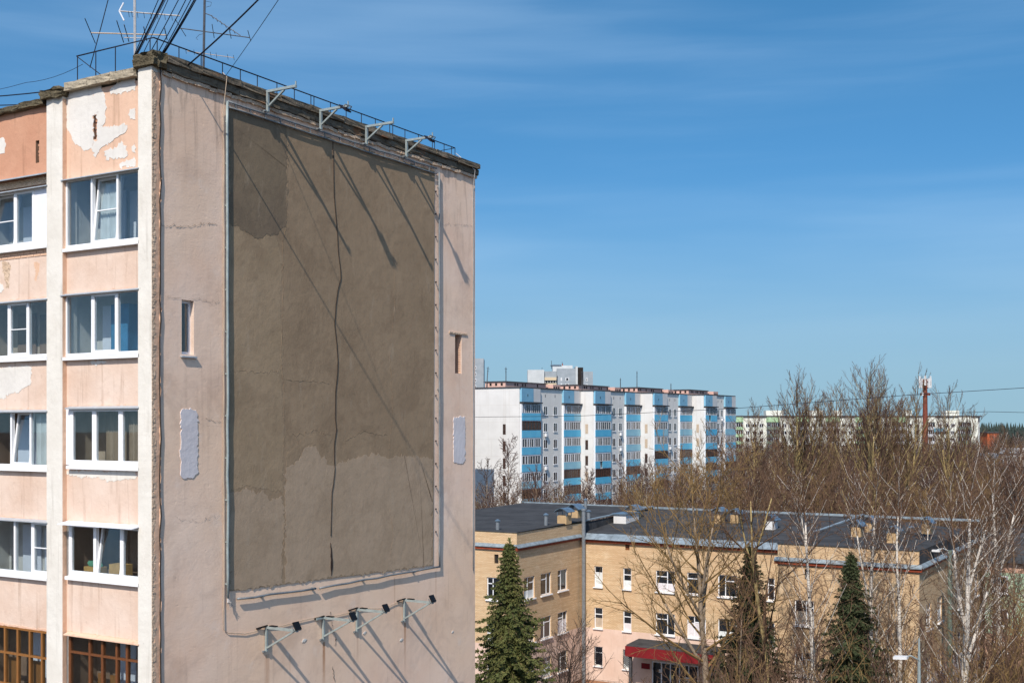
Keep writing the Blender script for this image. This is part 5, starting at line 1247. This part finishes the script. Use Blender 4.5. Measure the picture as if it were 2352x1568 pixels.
def make_tree(seed, H, r0, style, twr=.012, stems=None, dens=1.0, lean=0, limbs=False):
    """returns (trunk MB, crown MB); base at the origin. stems: list of (start height fraction, angle, azimuth, length fraction) for forks"""
    rnd = random.Random(seed); S = STY[style]; tr = MB(); cr = MB()
    axes = []
    d0 = Vector((lean, 0, 1))
    pts, rad = limb(rnd, Vector((0,0,0)), d0, H, 12, S['wander']*.5, .15, r0, max(.012, r0*.07)); rad = [r0*max(.06, (1-i/12)**.95) for i in range(13)]; tr.tube(pts[:11], rad[:11], 8); cr.tube(pts[10:], rad[10:], 5); axes.append((pts, rad, H, 1.0))
    for (t, ang, az, lf) in (stems or []):
        p, d = along(pts, t); k = min(11, int(t*12)); dd = Vector((math.sin(R(ang))*math.cos(az), math.sin(R(ang))*math.sin(az), math.cos(R(ang))))
        q, qr = limb(rnd, p, dd, H*lf, 9, S['wander']*.6, .5, rad[k]*.62, max(.012, r0*.06)); tr.tube(q[:6], qr[:6], 7); cr.tube(q[5:], qr[5:], 5); axes.append((q, qr, H*lf*1.3, .6))
    def twigs(pp, L_, lv, r):
        n, t0, t1, a0, a1, lf, up = S['lv'][lv]; n = max(2, int(n*dens))
        for i in range(n):
            t = t0+(t1-t0)*(i+rnd.random())/n; p, d = along(pp, min(.995, t))
            ax = d.cross(Vector((rnd.gauss(0,1), rnd.gauss(0,1), rnd.gauss(0,1))))
            if ax.length < 1e-3: continue
            dd = rot_about(d, ax.normalized(), R(rnd.uniform(a0, a1))); ll = L_*lf*rnd.uniform(.55, 1.15)*(1.15-.45*t)
            if lv == 2:
                q, qr = limb(rnd, p, dd, ll, 2, .14, up, max(twr, r*.5), 0); cr.tube(q, qr, 3, caps=False)
            else:
                q, qr = limb(rnd, p, dd, ll, 3, .10, up, max(twr*1.4, r*.5), max(twr, r*.12)); cr.tube(q, qr, 3 if lv == 1 and r < .04 else 4, caps=False); twigs(q, ll, lv+1, max(twr*1.4, r*.5))
    for (pp, rr, HH, w) in axes:
        n, t0, t1, a0, a1, lf, up = S['lv'][0]; n = int(n*dens*(1 if w == 1 else .6)); az = rnd.uniform(0, 6.28)
        if w < 1: t0 = .1
        for i in range(n):
            t = t0+(t1-t0)*(i+rnd.random()*.8)/n; p, d = along(pp, t); az += 2.4+rnd.gauss(0,.3)
            a = R(rnd.uniform(a0, a1)); side = Vector((math.cos(az), math.sin(az), 0)); dd = d*math.cos(a)+side*math.sin(a)
            ll = HH*lf*rnd.uniform(.6, 1.1)*(1.12-S['taper']*.85*t)*(.65+.5*min(1, (t-t0)*6) if t < t0+.16 else 1)
            k = min(len(rr)-1, int(t*(len(rr)-1))); rb = max(twr*2, min(rr[k]*.5, ll*.014+.012))*(.48 if limbs and style == 'birch' else 1)
            q, qr = limb(rnd, p, dd, ll, 5, .08, up, rb, max(twr, rb*.15)); (tr if limbs else cr).tube(q, qr, 4, caps=False); twigs(q, ll, 1, rb*.6)
    return tr, cr
def place_tree(name, label, cat, px, Y, seed, H, r0, style, mb_, mt_, group=None, rz=0, **k):
    x = (px-CX)/FPX*Y; t = thing(name, label, cat, (x, Y, 0), rz, group)
    tr, cr = make_tree(seed, H, r0, style, **k)
    tr.build('trunk', M[mb_], t, smooth=True); cr.build('crown', M[mt_], t)
    return t
def topH(py, Y): return CAMZ-(py-HY)/FPX*Y

GB = 'birches in front of the brick wing'
place_tree('birch_tree', 'straight white birch standing before the double window of the right brick wing', 'tree', 1880, 70, 11, topH(1075,70), .24, 'birch', 'bark_birch', 'twig_brown', GB, limbs=True, twr=.010, stems=[(.72, 12, 2.8, .25)])
place_tree('birch_tree', 'white birch forking just below the cornice, right of the dark spruce', 'tree', 2014, 70, 12, topH(1062,70), .23, 'birch', 'bark_birch', 'twig_brown', GB, limbs=True, twr=.010, stems=[(.55, 14, 3.0, .42)], lean=.03)
place_tree('birch_tree', 'slim leaning white birch at the corner of the right brick wing', 'tree', 2058, 69, 13, topH(1055,69), .21, 'birch', 'bark_birch', 'twig_brown', GB, limbs=True, twr=.010, lean=.085)
place_tree('birch_tree', 'thickest white birch with several upright stems beside the tall dark lamp post', 'tree', 2206, 66, 14, topH(1052,66), .34, 'birch', 'bark_birch', 'twig_brown', GB, limbs=True, twr=.009, stems=[(.5, 10, 3.3, .45), (.62, 16, .3, .34), (.42, 24, .2, .4)], lean=.02)
place_tree('birch_tree', 'tall pale birch near the right edge before the green house', 'tree', 2300, 78, 15, topH(1010,78), .28, 'birch', 'bark_birch', 'twig_brown', GB, limbs=True, twr=.010, stems=[(.5, 22, 3.2, .35), (.55, 18, .1, .4)])
place_tree('birch_tree', 'slender young birch between the brick corner and the thick birch', 'tree', 2140, 84, 16, topH(1120,84), .17, 'birch', 'bark_birch', 'twig_brown', GB, limbs=True, twr=.011)
place_tree('bare_tree', 'large bare tree with golden upper limbs in front of the entrance canopy', 'tree', 1636, 72, 21, topH(1035,72), .3, 'maple', 'bark_grey', 'twig_gold', twr=.010, stems=[(.45, 18, 1.2, .5), (.5, 22, 3.3, .45), (.55, 16, 5, .42), (.35, 40, 3.2, .42)], lean=-.07)
place_tree('bare_tree', 'yellow-barked tree whose tall trunk stands at the joint of the brick wings', 'tree', 1757, 73, 22, topH(1015,73), .24, 'maple', 'bark_yellow', 'twig_brown', twr=.010, stems=[(.62, 20, 2.9, .36), (.66, 20, .2, .34)], lean=-.01)
place_tree('bare_tree', 'thin grey-stemmed tree between the golden tree and the left dark spruce', 'tree', 1682, 68, 23, topH(1330,68), .1, 'wood', 'bark_grey', 'twig_brown', twr=.010)
place_tree('bare_tree', 'small dark many-stemmed tree in front of the downpipe', 'tree', 1289, 80, 24, topH(1438,80), .11, 'shrub', 'twig_dark', 'twig_dark', twr=.010, stems=[(.15, 20, .5, .8), (.12, 25, 2.5, .8), (.2, 18, 4.4, .75), (.1, 15, 5.5, .8)])
place_tree('bare_tree', 'dark bare tree in front of the pink trim of the green house', 'tree', 2335, 88, 25, topH(1180,88), .16, 'wood', 'bark_brown', 'twig_dark', twr=.011)
place_tree('bare_tree', 'thin dark trunk standing before the left windows of the green house', 'tree', 2278, 92, 26, topH(1190,92), .13, 'wood', 'bark_brown', 'twig_dark', twr=.011)
for i, (px, Y, sd, H, lb) in enumerate(((1660, 62, 31, 9.5, 'tangled bare shrub at the foot of the golden tree'), (1780, 60, 32, 8.0, 'tangled bare shrub at the foot of the yellow-barked trunk'), (1850, 62, 33, 7.5, 'bare shrub under the double window of the right brick wing'), (1720, 60, 34, 8.5, 'bare shrub between the two tall trunks at the bottom edge'), (2280, 66, 35, 9.0, 'bare shrub in the bottom right corner'), (1470, 66, 36, 7.5, 'bare shrub left of the red canopy'), (2345, 64, 37, 10, 'reddish bare shrub at the far bottom right'))):
    place_tree('bare_shrub', lb, 'shrub', px, Y, sd, H, .07, 'shrub', 'bark_brown', 'twig_brown' if i % 2 else 'twig_gold', 'bare shrubs below the clinic', twr=.009, stems=[(.1, 25, .5, .8), (.08, 30, 2.5, .8), (.12, 22, 4.4, .75)], dens=.8)
# tall poplars behind the clinic
GP = 'tall bare poplars behind the clinic'
for i, (px, Y, py, sd, fk, lb) in enumerate(((1828, 150, 856, 41, [(.4,14,.4,.5),(.45,16,2.6,.45),(.5,12,4.4,.42)], 'leftmost of the tall bare poplars, with a wide fan of upright branches'),
        (1915, 160, 878, 42, [(.45,12,1,.45),(.5,14,4,.42)], 'bare poplar between the two tallest fans'), (1990, 142, 846, 43, [(.35,14,.2,.55),(.4,16,3.0,.5),(.42,10,1.6,.5),(.5,14,5,.45)], 'tallest bare poplar with many upright limbs left of the phone mast'),
        (2048, 150, 862, 44, [(.4,12,.6,.5),(.48,16,3.4,.42)], 'bare poplar close to the left of the phone mast'), (2178, 158, 892, 45, [(.4,24,.1,.5),(.45,20,6.1,.45),(.5,10,3,.4)], 'bare poplar spreading right of the phone mast'),
        (1872, 152, 885, 47, [(.42,12,2,.48),(.5,15,5,.42)], 'slender bare poplar just right of the leftmost fan'), (2030, 165, 872, 48, [(.4,14,.3,.5),(.46,14,3.6,.45)], 'bare poplar half behind the tallest one'), (2068, 148, 872, 49, [(.38,10,1.2,.52),(.45,14,4.2,.46)], 'bare poplar rising in front of the phone mast'),
        (1738, 165, 930, 46, [(.5,14,1,.42)], 'lower bare poplar beside the right end of the blue and white block'))):
    place_tree('poplar_tree', lb, 'tree', px, Y, sd, topH(py, Y)*.965, .42, 'poplar', 'bark_yellow', 'twig_brown' if i % 2 else 'twig_purple', GP, twr=.013, stems=fk, limbs=True, dens=1.0)
# trees against the blue and white block
GW = 'bare trees before the blue and white block'
for i, (px, Y, py, sd, sty, b_, tw, lb) in enumerate(((1158, 150, 1012, 51, 'birch', 'bark_grey', 'twig_purple', 'tallest bare tree against the plain white end wall'), (1120, 148, 1060, 52, 'wood', 'bark_grey', 'twig_dark', 'dark bare tree in the shaded corner beside the pink block'), (1240, 158, 1075, 53, 'wood', 'bark_brown', 'twig_purple', 'bare tree before the first blue loggia column'), (1338, 152, 1085, 54, 'birch', 'bark_birch', 'twig_purple', 'white-stemmed birch before the second blue loggia column'), (1430, 160, 1070, 55, 'wood', 'bark_grey', 'twig_purple', 'bare tree before the second step of the blue and white block'), (1555, 158, 1040, 56, 'birch', 'bark_grey', 'twig_brown', 'bare tree before the third step of the blue and white block'))):
    place_tree('bare_tree', lb, 'tree', px, Y, sd, topH(py, Y), .2, sty, b_, tw, GW, twr=.018)

# spruces
def needle_mat(name, c1, c2, c3):
    n = NB(name); a = n.noise(.7, 4, .6); b = n.noise(5, 4, .6)
    col = n.mix(n.ramp(a, .35, .65), c1, c2); col = n.mix(n.math('MULTIPLY', n.ramp(b, .5, .7), .6), col, c3); return n.fin(col, .8)
needle_mat('needles_olive', '4c5730', '626438', '73603a'); needle_mat('needles_dark', '363f29', '434c31', '564d33')
def spruce(px, Y, py, W, seed, mat, label, dens=1.0):
    H = topH(py, Y); rnd = random.Random(seed); t = thing('spruce_tree', label, 'tree', ((px-CX)/FPX*Y, Y, 0), 0, 'spruces around the clinic')
    MB().tube([(0,0,0),(0.05,0,H*.5),(0,0,H)], [.22,.12,.015], 8).build('trunk', M['bark_brown'], t)
    br = MB(); nd = MB(); z = H*.10
    def tuft(p, d, L_):
        # a needle spray: a few narrow blades fanned about a twig
        for _ in range(5):
            dd = (d+Vector((rnd.gauss(0,.32), rnd.gauss(0,.32), rnd.gauss(0,.26)))).normalized(); s = dd.cross(Vector((rnd.gauss(0,1),rnd.gauss(0,1),rnd.gauss(0,1))))
            if s.length < 1e-3: continue
            s = s.normalized()*(.022+.022*rnd.random()); q = p+dd*L_*rnd.uniform(.7,1.2)
            nd.face([p-s*.4, p+dd*L_*.45+s, q, p+dd*L_*.45-s])
    while z < H-.15:
        f = (H-z)/H; Rm = W*(f**.88)*rnd.uniform(.7, 1.12); nb = int((7+7*f)*dens); az = rnd.uniform(0, 6.28)
        for i in range(nb):
            az += 6.283/nb+rnd.gauss(0,.15); L_ = Rm*rnd.choice((.45, .75, .9, 1.0, 1.1, 1.2))*rnd.uniform(.85, 1.1)*(1+.18*math.sin(2*az+seed+z*.7)); o = Vector((math.cos(az), math.sin(az), 0))
            pts = [Vector((0,0,z))]; n = 5
            for k in range(1, n+1):
                u = k/n; pts.append(o*(L_*u)+Vector((0,0,z+L_*(.12*u-.74*u*u+.42*u**4))))
            br.tube(pts, [.03*f+.008, .02*f+.006, .012, .01, .008, 0], 3, caps=False)
            m = max(4, int(L_*6.5))
            for k in range(m):
                u = .12+.88*(k+rnd.random())/m; p, d = along(pts, min(.99, u)); side = Vector((-o.y, o.x, 0))
                for sg in (-1, 1):
                    ln = (.22+.34*(1-u))*(.55+.45*f)*rnd.uniform(.7,1.2)
                    dd = (d*.7+side*sg*.75+Vector((0,0,-.28))).normalized(); tuft(p, dd, ln); tuft(p+dd*ln*.75, (dd+Vector((0,0,-.35))).normalized(), ln*.8)
                if rnd.random() < .5: tuft(p, (d+Vector((0,0,.4))).normalized(), .2)
        z += (.17+.27*f)*rnd.uniform(.7,1.3)
    for k in range(12): tuft(Vector((0,0,H-.05*k)), Vector((rnd.gauss(0,.5), rnd.gauss(0,.5), .8)).normalized(), .25)
    tag(br.build('branches', M['bark_brown'], t), kind='stuff'); tag(nd.build('needles', M[mat], t), kind='stuff')
spruce(1170, 70, 1240, 5.2, 61, 'needles_olive', 'big olive green spruce beside the pink block edge')
spruce(1722, 78, 1252, 4.6, 62, 'needles_dark', 'dark spruce behind the yellow-barked trunk')
spruce(1955, 70, 1270, 4.4, 63, 'needles_dark', 'dark spruce in front of the right brick wing', .9)

# the wood behind: nobody could count it, so one object scattering a few bare trees
def wood():
    protos = []
    for i in range(7):
        sty = ('wood', 'birch', 'wood', 'wood', 'birch', 'maple', 'wood')[i]
        tr, cr = make_tree(700+i, 17, .2, sty, twr=.017, dens=.9, stems=[(.4, 14, i*1.3, .45)] if i % 2 else None, limbs=i in (1, 3, 4))
        b = len(tr.v); tr.v += cr.v; tr.f += [tuple(k+b for k in f) for f in cr.f]; tr.m += [1]*len(cr.f)
        mats = [M[('bark_brown','bark_birch','bark_grey','bark_yellow','bark_birch','bark_grey','bark_brown')[i]], M[('twig_purple','twig_purple','twig_brown','twig_brown','twig_purple','twig_brown','twig_gold')[i]]]
        protos.append(bpy.data.objects.new('wood_pattern', tr.mesh('bare_wood', mats)))
    rnd = random.Random(77); pts = []; idx = []; scl = []; rot = []
    def ok(x, y):
        dx, dy = x-WB[0], y-WB[1]; lx, ly = dx*U[0]+dy*U[1], dx*V[0]+dy*V[1]
        if lx > -38 and lx < 80 and ly > -2.8*max(0, min(3, int(lx/19.5)))-5: return False
        dx, dy = x-CO[0], y-CO[1]; lx, ly = dx*U[0]+dy*U[1], dx*V[0]+dy*V[1]
        if lx < 30 and ly < 40 and ly > -33: return False
        if lx < 34 and ly <= -33 and y < 125: return False
        return True
    tries = 0
    while len(pts) < 1300 and tries < 30000:
        tries += 1; u = rnd.random(); Y = 112+(445-112)*u**1.25; px = rnd.uniform(1060, 2480); x = (px-CX)/FPX*Y
        if not ok(x, Y): continue
        if px < 1600 and rnd.random() < .15: continue
        if px < 1690: h = rnd.uniform(9.5, 14.5)+(2.0 if px > 1450 else 0)
        else: h = rnd.uniform(13, 18.5) if Y > 180 else rnd.uniform(12, 17)
        if px > 2260: h = rnd.uniform(14, 19.5)
        if Y > 330 and px < 2270: h = min(h, 14.5)
        pts.append((x, Y, -.1)); idx.append(rnd.randrange(7)); scl.append(h/17); rot.append(rnd.uniform(0, 6.28))
    scatter('bare_wood', 'brown mass of bare woodland behind the clinic', 'woodland', protos, pts, idx, scl, rot)
def scatter(name, label, cat, protos, pts, idx, scl, rot):
    me = bpy.data.meshes.new(name); me.from_pydata(pts, [], [])
    for nm, ty, da in (('pick', 'INT', idx), ('size', 'FLOAT', scl), ('turn', 'FLOAT', rot)):
        a = me.attributes.new(nm, ty, 'POINT'); a.data.foreach_set('value', da)
    o = link(bpy.data.objects.new(name, me)); tag(o, label, cat, kind='stuff')
    ng = bpy.data.node_groups.new('scatter', 'GeometryNodeTree')
    ng.interface.new_socket('Geometry', in_out='INPUT', socket_type='NodeSocketGeometry'); ng.interface.new_socket('Geometry', in_out='OUTPUT', socket_type='NodeSocketGeometry')
    N = ng.nodes.new; K = ng.links.new; gi = N('NodeGroupInput'); go = N('NodeGroupOutput'); jn = N('GeometryNodeJoinGeometry')
    def attr(nm, ty): a = N('GeometryNodeInputNamedAttribute'); a.data_type = ty; a.inputs[0].default_value = nm; return a.outputs[0]
    pk, sz, tn = attr('pick', 'INT'), attr('size', 'FLOAT'), attr('turn', 'FLOAT')
    cx = N('ShaderNodeCombineXYZ'); K(tn, cx.inputs[2])
    for i, p in enumerate(protos):
        oi = N('GeometryNodeObjectInfo'); oi.inputs['Object'].default_value = p; oi.inputs['As Instance'].default_value = True
        cmp = N('FunctionNodeCompare'); cmp.data_type = 'INT'; cmp.operation = 'EQUAL'; K(pk, cmp.inputs[2]); cmp.inputs[3].default_value = i
        ip = N('GeometryNodeInstanceOnPoints'); K(gi.outputs[0], ip.inputs['Points']); K(cmp.outputs[0], ip.inputs['Selection']); K(oi.outputs['Geometry'], ip.inputs['Instance']); K(cx.outputs[0], ip.inputs['Rotation']); K(sz, ip.inputs['Scale']); K(ip.outputs[0], jn.inputs[0])
    K(jn.outputs[0], go.inputs[0])
    md = o.modifiers.new('scatter', 'NODES'); md.node_group = ng
wood()
def thicket():
    protos = []
    for i in range(5):
        tr, cr = make_tree(800+i, 8, .05, ('shrub', 'wood', 'shrub', 'birch', 'shrub')[i], twr=.008, dens=.62, stems=[(.1, 18, i, .8), (.15, 22, i+2.5, .7)])
        b = len(tr.v); tr.v += cr.v; tr.f += [tuple(k+b for k in f) for f in cr.f]; tr.m += [1]*len(cr.f)
        protos.append(bpy.data.objects.new('thicket_pattern', tr.mesh('thicket', [M['bark_brown'], M[('twig_brown', 'twig_purple', 'twig_gold', 'twig_purple', 'twig_brown')[i]]])))
    rnd = random.Random(91); pts = []; idx = []; scl = []; rot = []
    while len(pts) < 58:
        px = rnd.uniform(1600, 2480); Y = rnd.uniform(58, 86); x = (px-CX)/FPX*Y; dx, dy = x-CO[0], Y-CO[1]; lx, ly = dx*U[0]+dy*U[1], dx*V[0]+dy*V[1]
        if ly > -31 and lx > 0: continue
        top = rnd.uniform(1280, 1480) if px > 2240 else (rnd.uniform(1340, 1560) if px > 1790 else rnd.uniform(1450, 1580))
        h = topH(top, Y)
        if h < 2.5: continue
        pts.append((x, Y, 0)); idx.append(rnd.randrange(5)); scl.append(h/8.5); rot.append(rnd.uniform(0, 6.28))
    scatter('thicket', 'tangle of bare saplings and brush in front of the right brick wing', 'brush', protos, pts, idx, scl, rot)
thicket()

def far_forest():
    rnd = random.Random(5); mb = MB()
    needle_mat('far_needles', '2f3a35', '38433d', '3d4640')
    for i in range(1500):
        Y = rnd.uniform(760, 1500); px = rnd.uniform(1650, 2600) ; x = (px-CX)/FPX*Y; H = rnd.uniform(18, 24.5); w = rnd.uniform(2.2, 3.8); n = 5
        z = 0
        for k in range(4):
            z0, z1 = H*(.1+.22*k), H*min(1, .42+.22*k); r = w*(1-.22*k); b = len(mb.v); a0 = rnd.uniform(0, 6)
            for j in range(n): a = a0+6.283*j/n; mb.v.append((x+r*math.cos(a)*rnd.uniform(.6,1.1), Y+r*math.sin(a)*rnd.uniform(.6,1.1), z0+rnd.uniform(-.8,.8)))
            mb.v.append((x, Y, z1))
            for j in range(n): mb.f.append((b+j, b+(j+1) % n, b+n)); mb.m.append(0)
    tag(mb.build('far_forest', M['far_needles']), 'dark conifer forest along the horizon', 'forest', kind='stuff')
far_forest()

cable('power_line', 'long dark power line sagging across the view before the distant blocks', [P(2440, 885, 95), P(2100, 906, 100), P(1683, 938, 112), P(1330, 955, 125), P(1040, 958, 140)], .024, 'cable_black', False, sag=0, sub=1)
cable('power_line', 'second fainter wire at the right edge just above the horizon', [P(2440, 949, 200), P(2270, 945, 210), P(2130, 950, 220)], .04, 'cable_black', False)
